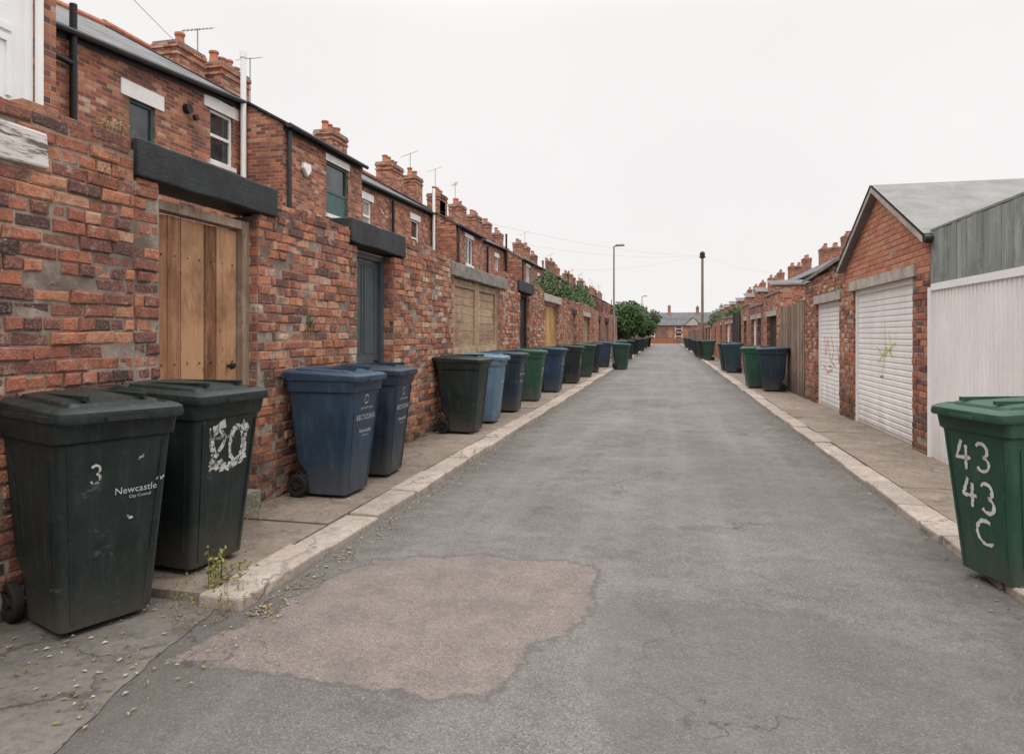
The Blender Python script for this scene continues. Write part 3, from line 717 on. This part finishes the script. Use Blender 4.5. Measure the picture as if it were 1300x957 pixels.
for k in range(8):
    h=empty('end_terrace_house'); x0=-44+k*11
    mb=MB(); Y=150
    wi=[(x0+1.5,x0+3,.6,1.8),(x0+6.8,x0+8.3,.6,1.8),(x0+1.5,x0+3,2.3,3.3),(x0+6.8,x0+8.3,2.3,3.3)]
    wall_holes(mb,Y,-1,x0,x0+11,-1,3.6,wi,'brick_d' if k%2 else 'brick',.14,axis='y')
    mb.build('walls',h)
    mb=MB(); mb.poly([(x0-.02,Y-.3,3.55),(x0+11,Y-.3,3.55),(x0+11,Y+4,6.4),(x0-.02,Y+4,6.4)],'slate'); mb.poly([(x0-.02,Y+8,3.55),(x0+11,Y+8,3.55),(x0+11,Y+4,6.4),(x0-.02,Y+4,6.4)],'slate')
    gx=x0+5.2; mb.poly([(gx-1.9,Y-.5,3.5),(gx,Y-.5,5.3),(gx,Y+3,5.3),(gx-1.9,Y+1,3.6)],'slate'); mb.poly([(gx+1.9,Y-.5,3.5),(gx,Y-.5,5.3),(gx,Y+3,5.3),(gx+1.9,Y+1,3.6)],'slate'); mb.poly([(gx-1.7,Y-.4,3.5),(gx+1.7,Y-.4,3.5),(gx,Y-.4,5.15)],'concrete')
    mb.build('roof',h)
    mb=MB()
    for w in wi: mb.box(w[0],w[1],Y+.08,Y+.12,w[2],w[3],'glass'); mb.box(w[0],w[1],Y+.05,Y+.08,(w[2]+w[3])/2-.05,(w[2]+w[3])/2+.05,'upvc'); mb.box(w[0],w[0]+.12,Y+.04,Y+.078,w[2],w[3],'upvc'); mb.box(w[1]-.12,w[1],Y+.04,Y+.078,w[2],w[3],'upvc')
    mb.build('windows',h)
    chimney(h,x0+.3,Y+3.5,Y+4.6,5.8,7.9,2); chimney(h,x0+6.3,Y+3.5,Y+4.6,5.8,7.6,2)
mb=MB()
for i in range(4): mb.box(-3+i*1.0,-2.06+i*1.0,124,124.1,0,.8,'orange')
mb.build('barrier_fence')
mb=MB(); mb.box(-40,-3,128,128.3,-.1,1.9,'brick'); mb.box(-3,8,130,130.3,-.1,.9,'brick_d'); mb.box(8,40,128,128.3,-.1,1.9,'brick'); mb.build('garden_wall')

# ---------------------------------------------------------------- wheelie bins
def plastic(name,c,fade):
    t=NT(name,.42,.35)
    o=t.obj(); 
    n=t.noise(3,4,.75); f=t.noise(26,3,.75); x,y,z=t.sep(o)
    st=t.noise(2.2,4,.75,vec=t.stretch(7,7,1.1))
    cc=t.ramp(n,[(.3,c),(.75,fade)])
    cc=t.mix(t.mr(st,.52,.75,0,.45),cc,tuple(min(1,q*1.5+.025) for q in fade))
    sc1=t.noise(9,4,.8,vec=t.stretch(1,1,7),dist=1.5); cc=t.mix(t.mr(sc1,.62,.68,0,.4),cc,tuple(min(1,q+.1) for q in fade))
    sc2=t.noise(5,4,.8,dist=1.0); cc=t.mix(t.mr(sc2,.64,.7,0,.3),cc,(.16,.15,.14))
    cc=t.mix(t.mr(t.math('ADD',z,t.mr(n,.3,.7,-.15,.15)),.02,.35,.5,0),cc,(.1,.085,.07))
    t.col(cc); t.rgh(t.mr(n,.3,.7,.36,.62)); t.bump(t.math('ADD',f,t.math('MULTIPLY',n,3.)),.3,.008); return t.m
BC={'dk':((.008,.014,.013),(.017,.027,.025)),'green':((.016,.055,.036),(.03,.085,.055)),'blue':((.018,.037,.064),(.03,.057,.095)),'navy':((.013,.022,.036),(.021,.036,.057)),'pale':((.08,.14,.195),(.12,.19,.26)),'mid':((.012,.036,.029),(.019,.053,.041)),'teal':((.014,.032,.042),(.02,.048,.058))}
PM={k:plastic('bin_plastic_'+k,*v) for k,v in BC.items()}
M['paintw']=simple('white_brush_paint',(.66,.66,.64),.6,.15,12)
t=NT('thin_white_paint',.7,.2); n=t.noise(28,4,.8); t.col((.55,.55,.53)); 
tr=t.n.new('ShaderNodeBsdfTransparent'); mxs=t.n.new('ShaderNodeMixShader'); t.l.new(t.mr(n,.42,.52),mxs.inputs[0]); t.l.new(tr.outputs[0],mxs.inputs[1]); t.l.new(t.b.outputs[0],mxs.inputs[2]); t.l.new(mxs.outputs[0],t.n['Material Output'].inputs[0]); M['paintt']=t.m
M['print']=simple('printed_white',(.48,.5,.51),.5,.2,20)
def rr(x0,x1,hy,r,z,shear=0,n=4):
    P=[]; cx=(x0+x1)/2; hx=(x1-x0)/2; r=min(r,hx*.99,hy*.99)
    for (sx,sy,a0) in ((1,1,0),(-1,1,90),(-1,-1,180),(1,-1,270)):
        for i in range(n+1):
            a=R(a0+90*i/n); px=cx+sx*(hx-r)+math.cos(a)*r; py=sy*(hy-r)+math.sin(a)*r
            P.append((px,py,z-shear*(px+.36)))
    return P
FX=lambda z:.225+.11*z/.93
HY=lambda z:.222+.06*z/.93
ZS=1.1
def bin_meshes(key):
    m=PM[key]; out={}
    mb=MB(); rg=[]
    for z,b,ins in ((.015,-.15,.03),(.03,-.165,.0),(.2,-.18,0),(.26,-.235,0),(.30,-.27,0),(.6,-.3,0),(.86,-.325,0)):
        rg.append(rr(b+ins,FX(z)-ins,HY(z)-ins,.045,z))
    rg.append(rr(-.34,FX(.86)+.018,HY(.86)+.016,.05,.872)); rg.append(rr(-.345,FX(.96)+.022,HY(.96)+.018,.05,.955)); rg.append(rr(-.35,FX(.96)+.034,HY(.96)+.028,.05,.965)); rg.append(rr(-.35,FX(.97)+.034,HY(.97)+.028,.05,.99))
    mb.rings(rg,m)
    for sy in (-1,1):
        for (xa,za,xb,zb) in ((-.16,.3,-.2,.8),(.17,.12,.235,.8)):
            w=.008; q=[]
            for (xx,zz) in ((xa-w,za),(xa+w,za),(xb+w,zb),(xb-w,zb)): q.append((xx,sy*(HY(zz)+.007),zz))
            q2=[(p[0],p[1]-sy*.02,p[2]) for p in q]; mb.rings([q2,q],m)
        q=[]
        for (yy,zz) in ((sy*(.222-.055),.06),(sy*(.222-.045),.06),(sy*(HY(.84)-.045),.84),(sy*(HY(.84)-.055),.84)): q.append((FX(zz)+.006,yy,zz))
        q2=[(p[0]-.02,p[1],p[2]) for p in q]; mb.rings([q2,q],m)
    out['body']=mb
    mb=MB(); sh=.045
    rg=[rr(-.375,.405,.308,.06,.985,sh),rr(-.38,.41,.312,.06,1.0,sh),rr(-.378,.405,.308,.06,1.03,sh),rr(-.36,.385,.29,.06,1.042,sh),rr(-.33,.35,.262,.06,1.05,sh),rr(-.32,.34,.252,.06,1.04,sh),rr(-.3,.31,.225,.05,1.042,sh),rr(-.29,.3,.215,.05,1.06,sh),rr(-.25,.24,.16,.05,1.07,sh)]
    mb.rings(rg,m)
    mb.box(.35,.425,-.1,.1,.955,.972,m)
    for yy in (-.14,.14): mb.box(-.2,.3,yy-.012,yy+.012,1.04,1.062,m)
    out['lid']=mb
    mb=MB(); mb.cyl((-.4,-.25,1.0),(-.4,.25,1.0),.017,m)
    for yy in (-.23,-.02,.2): mb.box(-.415,-.33,yy,yy+.035,.965,1.03,m)
    out['handle']=mb
    for q in out.values(): q.v=[(a,b,c*ZS) for a,b,c in q.v]
    mb=MB()
    for sy in (-1,1):
        ya,yb=sy*.232,sy*.285
        n=20; prof=[(.06,ya),(.095,ya),(.102,ya+sy*.012),(.102,yb-sy*.012),(.092,yb),(.06,yb),(.055,yb-sy*.015)]
        mb.rings([[(-.235+math.cos(2*math.pi*q/n)*r,yy,.102+math.sin(2*math.pi*q/n)*r) for q in range(n)] for r,yy in prof],'rubber')
        mb.cyl((-.235,yb-sy*.02,.102),(-.235,yb+sy*.003,.102),.03,'rubber')
        for a in range(5):
            an=a*2*math.pi/5; p=Vector((-.235,yb-sy*.008,.102)); mb.cyl(p,p+Vector((math.cos(an)*.058,0,math.sin(an)*.058)),.007,'rubber',n=5)
    mb.cyl((-.235,-.24,.102),(-.235,.24,.102),.012,'greyg'); mb.box(-.25,-.15,-.2,.2,.09,.2,m)
    out['wheels']=mb
    return out
cache={}
def front_mat(y,z):
    t_=math.atan(.11/.93/ZS); up=Vector((math.sin(t_),0,math.cos(t_))); nr=Vector((math.cos(t_),0,-math.sin(t_)))
    p=Vector((FX(z)+.0035,y,z*ZS))
    return Matrix(((0,up.x,nr.x,p.x),(1,up.y,nr.y,p.y),(0,up.z,nr.z,p.z),(0,0,0,1)))
def strokes(par,lines,mat='paintw',w=.02):
    mb=MB()
    for ln in lines:
        P=[]
        for i in range(len(ln)-1):
            a=Vector(ln[i]);b=Vector(ln[i+1]); k=max(1,int((b-a).length/.012))
            for j in range(k): P.append(a.lerp(b,j/k))
        P.append(Vector(ln[-1]))
        prev=None
        for i,p in enumerate(P):
            d=(P[min(i+1,len(P)-1)]-P[max(i-1,0)]).normalized(); nn=Vector((-d.y,d.x)); ww=w*.5*random.uniform(.6,1.3)
            A=p+nn*ww; B=p-nn*ww*random.uniform(.6,1.25)
            q=[tuple(front_mat(c.x,c.y).translation) for c in (A,B)]
            if prev: mb.poly([prev[0],prev[1],q[1],q[0]],mat)
            prev=q
    return mb.build('painted_number',par)
def arc(cx,cy,rx,ry,a0,a1,n=12): return [(cx+rx*math.cos(R(a0+(a1-a0)*i/n)),cy+ry*math.sin(R(a0+(a1-a0)*i/n))) for i in range(n+1)]
def digit(ch,x,y,w,h):
    if ch=='4': return [[(x+w*.45,y+h),(x,y+h*.38),(x+w,y+h*.42)],[(x+w*.75,y+h*.85),(x+w*.62,y)]]
    if ch=='3': return [arc(x+w*.45,y+h*.75,w*.45,h*.25,150,-80)+arc(x+w*.45,y+h*.26,w*.5,h*.26,80,-150)]
    if ch=='2': return [arc(x+w*.5,y+h*.72,w*.48,h*.27,160,-40)+[(x,y),(x+w,y+.01)]]
    if ch=='0': return [arc(x+w*.5,y+h*.5,w*.5,h*.5,80,445,18)]
    if ch=='C': return [arc(x+w*.55,y+h*.5,w*.5,h*.5,60,310)]
    if ch=='7': return [[(x,y+h),(x+w,y+h*.95),(x+w*.35,y)]]
    if ch=='1': return [[(x+w*.3,y+h*.8),(x+w*.6,y+h),(x+w*.55,y)]]
    if ch=='5': return [[(x+w,y+h),(x+w*.1,y+h),(x+w*.05,y+h*.55)]+arc(x+w*.45,y+h*.3,w*.5,h*.3,100,-140)]
    return [[(x,y),(x+w,y+h)]]
def text(par,s,y,z,size,mat='print',align='CENTER'):
    cu=bpy.data.curves.new('lettering','FONT'); cu.body=s; cu.size=size; cu.align_x=align; cu.resolution_u=2
    cu.materials.append(M[mat]); o=bpy.data.objects.new('lettering',cu); COL.objects.link(o); o.parent=par; o.matrix_local=front_mat(y,z); return o
def bin_(x,y,key,rot=0,z=.06,num=None,logo=None,scale=1.0,w=.02,pm='paintw'):
    e=empty('wheelie_bin',(x,y,z),rot); e.scale=(scale,)*3
    if key not in cache:
        cache[key]={}
        for k,mb in bin_meshes(key).items():
            o=mb.build(k,e,32); cache[key][k]=o.data
    else:
        for k,d in cache[key].items():
            o=bpy.data.objects.new(k,d); COL.objects.link(o); o.parent=e
    for o in e.children:
        if o.name.startswith('lid'): o.rotation_euler=(random.uniform(-.012,.012),random.uniform(-.015,.004),0)
    if num:
        L=[]
        for (ch,cx,cy,ww,h) in num: L+=digit(ch,cx,cy,ww,h)
        strokes(e,L,pm,w)
    if logo=='rec':
        text(e,'RECYCLING',0.02,.63,.068); text(e,'people for change',0.02,.72,.032); text(e,'Newcastle',.03,.52,.055); text(e,'City Council',.03,.49,.025)
        L=[arc(0,.8,.035,.035,20,200),arc(0,.8,.035,.035,215,350)]; strokes(e,L,'print',.009)
    if logo=='city':
        text(e,'Newcastle',.1,.61,.05); text(e,'City Council',.12,.585,.022); strokes(e,[[(.2,.65),(.215,.67),(.225,.65),(.24,.665)]],'print',.008)
    if logo=='city2':
        text(e,'Newcastle',.0,.72,.055); text(e,'No hot ashes',.0,.64,.03)
    return e
b=bin_(-3.07,3.1,'dk',R(-22),.008,num=[('3',-.12,.68,.045,.08)],logo='city',w=.011,pm='paintt',scale=1.035)
strokes(b,[[(.1,.76),(.13,.78)],[(.06,.5),(.09,.49)]],'paintt',.012)
b=bin_(-3.04,3.88,'dk',R(-7),.06,num=[('2',-.15,.6,.11,.19),('0',.01,.6,.12,.2)],w=.032,pm='paintt')
strokes(b,[[(-.17,.79),(-.04,.83)],[(-.15,.6),(.0,.57),(.14,.6)],[(.11,.82),(.17,.77)],[(.13,.75),(.15,.6)],[(-.15,.74),(-.12,.66)]],'paintt',w=.045); text(b,'NO HOT ASHES',-.06,.74,.03)
bin_(-3.03,5.85,'blue',R(-2),.06,logo='rec')
bin_(-3.04,6.76,'navy',R(3),.06,logo='rec')
bin_(-3.03,9.95,'dk',R(-3))
bin_(-3.04,11.2,'pale',R(2),logo='city')
bin_(-3.04,12.85,'navy',R(-2),logo='rec')
bin_(-3.03,15.0,'green',R(2),num=[('1',-.1,.5,.08,.16),('7',.03,.5,.1,.16)])
bin_(-2.95,17.5,'blue',R(-4),logo='rec')
bin_(-2.88,20.7,'dk',R(-2),num=[('5',-.05,.5,.1,.16)])
bin_(-2.85,24,'mid',R(3)); bin_(-2.9,26.9,'dk'); bin_(-2.85,31.3,'blue',R(3)); bin_(-2.0,30.4,'mid',R(-8),0.005)
bin_(-2.2,32.2,'teal',R(5),0.005)
for (x,y,k) in ((-2.6,38,'mid'),(-2.3,41,'dk'),(-2.7,44,'dk'),(-2.4,52,'navy'),(-2.7,53.5,'mid'),(-2.3,62,'dk'),(-2.4,66,'blue'),(-2.4,75,'mid'),(-2.3,84,'dk')): bin_(x,y,k,R(random.uniform(-8,8)))
P_=math.pi
b=bin_(2.1,4.78,'green',P_+R(19),.03,num=[('4',-.15,.64,.12,.17),('3',.02,.65,.1,.16),('4',-.12,.42,.11,.17),('3',.03,.41,.1,.17),('C',-.04,.22,.15,.14)],scale=.95,w=.024)
bin_(2.68,19.0,'navy',P_+R(-3),logo='city2'); bin_(2.4,20.1,'green',P_+R(4),logo='city2')
bin_(2.45,27.8,'teal',P_); bin_(2.4,29.3,'navy',P_+R(5))
for (x,y,k) in ((2.3,41,'mid'),(2.1,43,'dk'),(2.0,46.5,'dk'),(2.1,52,'mid'),(2.2,58,'dk'),(2.1,66,'navy'),(2.1,77,'mid'),(2.2,85,'dk')): bin_(x,y,k,P_+R(random.uniform(-8,8)))

# ---------------------------------------------------------------- poles
p=empty('telegraph_pole'); mb=MB(); mb.cyl((2.87,60.3,-.1),(2.87,60.3,8.3),.13,'pole',.1); mb.build('pole',p,40)
mb=MB(); mb.cyl((2.87,60.3,8.1),(2.87,60.3,8.5),.22,'black',.22,10); mb.cyl((2.87,60.3,8.5),(2.87,60.3,8.65),.22,'black',.03,10)
for a in range(6): mb.cyl((2.87,60.3,8.0),(2.87+.3*math.cos(a),60.3+.3*math.sin(a),8.15),.03,'black',n=6)
mb.build('cap',p,40)
def lamp(x,y,h,arm):
    p=empty('street_lamp'); mb=MB(); mb.cyl((x,y,0),(x,y,1.2),.09,'galv'); mb.cyl((x,y,1.2),(x,y,h),.055,'galv',.04); mb.cyl((x,y,h),(x+arm*.25,y,h+.04),.035,'galv'); mb.build('column',p,40)
    mb=MB(); X0=x+arm*.1; mb.rings([rr(0,.42,.08,.04,0),rr(-.02,.46,.11,.05,.04),rr(.0,.42,.08,.05,.1)],'galv'); o=mb.build('lantern',p,40); o.location=(X0,y,h+.0)
lamp(-2.75,36,6.15,1); lamp(-2.75,76,5.7,1)
def wire(par,a,b,sag=.4,r=.008):
    mb=MB(); n=14; prev=None
    for i in range(n+1):
        t_=i/n; q=Vector(a).lerp(Vector(b),t_); q.z-=sag*4*t_*(1-t_)
        if prev: mb.cyl(prev,q,r,'greyg',n=4,cap=False)
        prev=q
    mb.build('cable',par)
w=empty('overhead_cables'); T=(2.87,60.3,8.3)
for q in ((-9,25.0,6.4),(-9,33,6.4),(-9,50,6.4),(9.5,50,5.7)): wire(w,T,q,.5,.004)
wire(w,(-11.2,14.4,8.2),(-6.9,2,8.3),.25,.006)

# ---------------------------------------------------------------- foliage
def leaves(blobs,n,size,mat,mb=None):
    mb=mb or MB(); tot=sum(b[3]*b[4]*b[5] for b in blobs)
    for (cx,cy,cz,rx,ry,rz) in blobs:
        k=int(n*rx*ry*rz/tot)
        for _ in range(k):
            v=Vector((random.gauss(0,1),random.gauss(0,1),random.gauss(0,1))).normalized()*(random.random()**.38)
            d=noise.noise(Vector((cx+v.x*2.2,cy+v.y*2.2,cz+v.z*2.2)))
            if d<-.22: continue
            v*=1+d*.5
            p=Vector((cx+v.x*rx,cy+v.y*ry,cz+v.z*rz))
            a=Vector((random.gauss(0,1),random.gauss(0,1),random.gauss(0,1))).normalized(); b=a.orthogonal().normalized(); s_=size*random.uniform(.6,1.4)
            mb.poly([p-a*s_,p+b*s_*.5,p+a*s_,p-b*s_*.5],mat)
    return mb
def tree(x,y,h,r,n=9000,sz=.11):
    e=empty('bushy_tree'); mb=MB(); mb.cyl((x,y,0),(x,y,h*.45),.14,'bark',.09)
    bl=[]
    for i in range(9):
        a=i*2.4; rad=r*random.uniform(.3,.65); q=(x+math.cos(a)*rad,y+math.sin(a)*rad,h*random.uniform(.45,.85)); mb.cyl((x,y,h*random.uniform(.25,.42)),q,.06,'bark',.015,8)
        s_=r*random.uniform(.4,.6); bl.append((*q,s_,s_,s_*.9))
    bl.append((x,y,h*.62,r*.7,r*.7,h*.3)); mb.build('trunk',e,40)
    leaves(bl,n,sz,'leaf').build('crown',e)
tree(-3.0,50,4.1,1.5); tree(-3.1,54.5,4.3,1.5); tree(-2.7,83,4.4,1.9,7000,.14); tree(-2.6,72,4.2,1.2,6000,.13)
tree(-6,100,5,2.2,6000,.2); 
leaves([(-4.4,33,3.1,.8,2.5,.9),(-4.2,30.5,2.8,.6,1.5,.5),(-4.4,37,2.9,.6,1.6,.6),(-5.3,31,3.3,.9,1.2,1.2)],9000,.07,'leaf').build('ivy')
leaves([(3.6,38,2.5,.5,2,.5),(3.7,44,2.4,.5,2.5,.5),(3.6,52,2.5,.6,3,.6)],7000,.08,'leaf').build('hedge')
def weed(x,y,z,h,n,mat='leaf_y',spread=.12,name='weed'):
    mb=MB()
    for i in range(n):
        a=random.random()*6.28; tilt=random.uniform(.05,.9); L=h*random.uniform(.4,1)
        d=Vector((math.cos(a)*math.sin(tilt),math.sin(a)*math.sin(tilt),math.cos(tilt))); b=Vector((x+random.gauss(0,spread*.3),y+random.gauss(0,spread*.3),z))
        s_=d.cross(Vector((0,0,1))).normalized()*L*.012
        tip=b+d*L; tip.z-=L*.15*math.sin(tilt)
        mb.poly([b-s_,b+s_,b+d*L*.6+s_,b+d*L*.6-s_],mat); mb.poly([b+d*L*.6-s_,b+d*L*.6+s_,tip],mat)
        for j in range(11):
            t_=random.uniform(.15,1); c=b+d*L*t_; v=Vector((random.gauss(0,1),random.gauss(0,1),random.gauss(0,.6))).normalized(); u_=v.orthogonal().normalized(); l=L*random.uniform(.06,.17)
            mb.poly([c,c+v*l*.5+u_*l*.25,c+v*l,c+v*l*.5-u_*l*.25],mat)
    mb.build(name)
weed(-2.56,3.5,.05,.27,30,spread=.12); weed(-2.5,3.36,.01,.15,60,spread=.45); weed(-2.42,3.25,.01,.08,70,'leaf_b',spread=.6,name='dead_weed')
for (x,y,h,n) in ((-3.35,5.0,.22,14),(-3.3,7.4,.18,12),(-2.32,5.35,.09,24),(-2.3,4.9,.05,16),(-2.35,7.9,.14,28),(-2.33,8.5,.1,24),(-3.35,8.6,.2,14),(-2.32,9.7,.12,26),(-2.3,11.9,.12,26),(-3.3,10.3,.2,16),(-2.35,14,.14,30),(1.97,5.6,.06,10),(2.0,7.2,.09,22),(2.15,4.55,.09,12),(2.0,10.5,.08,22),(2.0,8.8,.08,22),(3.0,12.8,.1,10),(1.98,14,.1,22),(-2.35,18.5,.15,30),(-2.35,22,.15,30),(3.0,9.0,.1,20)): weed(x,y,.02,h,n,spread=.4)
weed(-3.44,6.1,1.6,.16,26,'leaf',.12,'wall_plant'); weed(-3.42,6.05,1.52,.1,26,'leaf',.2,'wall_plant'); weed(-3.5,3.75,2.82,.16,18,'leaf_y',.2,'wall_plant'); weed(-3.42,3.55,2.5,.12,22,'leaf_b',.2,'wall_plant'); weed(-3.42,5.35,1.1,.15,20,'leaf',.15,'wall_plant')
mb=MB()
for i in range(3400):
    s_=random.random()
    if s_<.45: x=-2.25+abs(random.gauss(0,.09)); z=.006; y=3.3+random.random()**1.6*30
    elif s_<.65: x=-3.4+abs(random.gauss(0,.08)); z=.068; y=3.5+random.random()*22
    elif s_<.77: x=1.9-abs(random.gauss(0,.07)); z=.006; y=3+random.random()*25
    elif s_<.85: x=random.uniform(2.3,3.0); z=.072; y=random.uniform(4,22)
    else: x=random.uniform(-3.2,-2.6); z=.072; y=random.uniform(3.4,12)
    if s_>.94: x=random.uniform(-3.2,-2.0); z=.012; y=random.uniform(2.2,3.3)
    a=random.random()*6.28; l=random.uniform(.004,.017); c,sn_=math.cos(a),math.sin(a)
    mb.poly([(x-c*l,y-sn_*l,z),(x+sn_*l*.5,y-c*l*.5,z+random.uniform(.002,.008)),(x+c*l,y+sn_*l,z),(x-sn_*l*.5,y+c*l*.5,z+.003)],random.choice(['leaf_b','leaf_y','leaf_b','concrete']))
mb.build('leaf_litter')
M['spray_y']=simple('yellow_spray_paint',(.5,.6,.1),.6,.1,8); M['spray_r']=simple('red_spray_paint',(.6,.2,.16),.6,.1,8)
def scrib(name,X,lines,mat,w):
    mb=MB()
    for ln in lines:
        for (a,b) in zip(ln,ln[1:]):
            a=Vector(a);b=Vector(b);d=(b-a).normalized();n_=Vector((-d.y,d.x))*w/2
            mb.poly([(X,*(a+n_)),(X,*(b+n_)),(X,*(b-n_)),(X,*(a-n_))],mat)
    mb.build(name)
scrib('graffiti',WR+.061,[[(11.6,1.35),(11.25,1.2),(10.7,1.42)],[(11.2,1.75),(11.15,1.3),(11.3,.95)],[(11.5,1.1),(11.1,1.35),(10.8,1.2)],[(11.0,1.6),(10.9,1.2)]],'spray_y',.022)
scrib('graffiti',WR+.081,[[(15.3,1.5),(15.2,1.1),(15.0,1.45),(14.8,1.0)],[(14.7,1.5),(14.5,1.2),(14.7,1.0),(14.4,.9)],[(15.4,.9),(15.0,.75),(14.6,.85)],[(14.2,1.3),(14.1,1.0)]],'spray_r',.03)

# ---------------------------------------------------------------- light / sky
wd=bpy.data.worlds.new('World'); sc.world=wd; wd.use_nodes=True; nt=wd.node_tree; nd=nt.nodes; lk=nt.links
bg=nd['Background']; out=nd['World Output']
sky=nd.new('ShaderNodeTexSky'); sky.sky_type='NISHITA'; sky.sun_disc=False; EL,AZ=R(55),R(165)
sky.sun_elevation=EL; sky.sun_rotation=AZ
lk.new(sky.outputs[0],bg.inputs[0]); bg.inputs[1].default_value=.1
bg2=nd.new('ShaderNodeBackground'); tc=nd.new('ShaderNodeTexCoord'); sp_=nd.new('ShaderNodeSeparateXYZ'); lk.new(tc.outputs['Generated'],sp_.inputs[0])
mr=nd.new('ShaderNodeMapRange'); mr.interpolation_type='SMOOTHSTEP'; lk.new(sp_.outputs[2],mr.inputs[0]); mr.inputs[1].default_value=.40; mr.inputs[2].default_value=.85; mr.inputs[3].default_value=.95; mr.inputs[4].default_value=3.1
ns=nd.new('ShaderNodeTexNoise'); ns.inputs['Scale'].default_value=2.2; ns.inputs['Detail'].default_value=5; lk.new(tc.outputs['Generated'],ns.inputs['Vector'])
m2=nd.new('ShaderNodeMapRange'); lk.new(ns.outputs['Fac'],m2.inputs[0]); m2.inputs[1].default_value=.3; m2.inputs[2].default_value=.7; m2.inputs[3].default_value=.965; m2.inputs[4].default_value=1.02
mm=nd.new('ShaderNodeMath'); mm.operation='MULTIPLY'; lk.new(mr.outputs[0],mm.inputs[0]); lk.new(m2.outputs[0],mm.inputs[1])
bg2.inputs[0].default_value=(1,.975,.965,1); lk.new(mm.outputs[0],bg2.inputs[1])
mx=nd.new('ShaderNodeMixShader'); mx.inputs[0].default_value=.97; lk.new(bg.outputs[0],mx.inputs[1]); lk.new(bg2.outputs[0],mx.inputs[2]); lk.new(mx.outputs[0],out.inputs[0])
L=bpy.data.lights.new('sun','SUN'); L.energy=.9; L.angle=R(30); L.color=(1,.95,.88); lo=bpy.data.objects.new('sun',L); COL.objects.link(lo)
d=Vector((math.sin(AZ)*math.cos(EL),math.cos(AZ)*math.cos(EL),math.sin(EL))); lo.rotation_euler=d.to_track_quat('Z','Y').to_euler()

cam=bpy.data.cameras.new('camera'); co=bpy.data.objects.new('camera',cam); COL.objects.link(co); sc.camera=co
cam.lens=24; cam.sensor_width=36; cam.clip_end=2000; cam.clip_start=.05; cam.shift_y=-.0412
co.location=(0,0,1.53); co.rotation_euler=(R(90),0,R(12.86))
sc.view_settings.view_transform='Standard'; sc.view_settings.look='None'; sc.view_settings.exposure=0
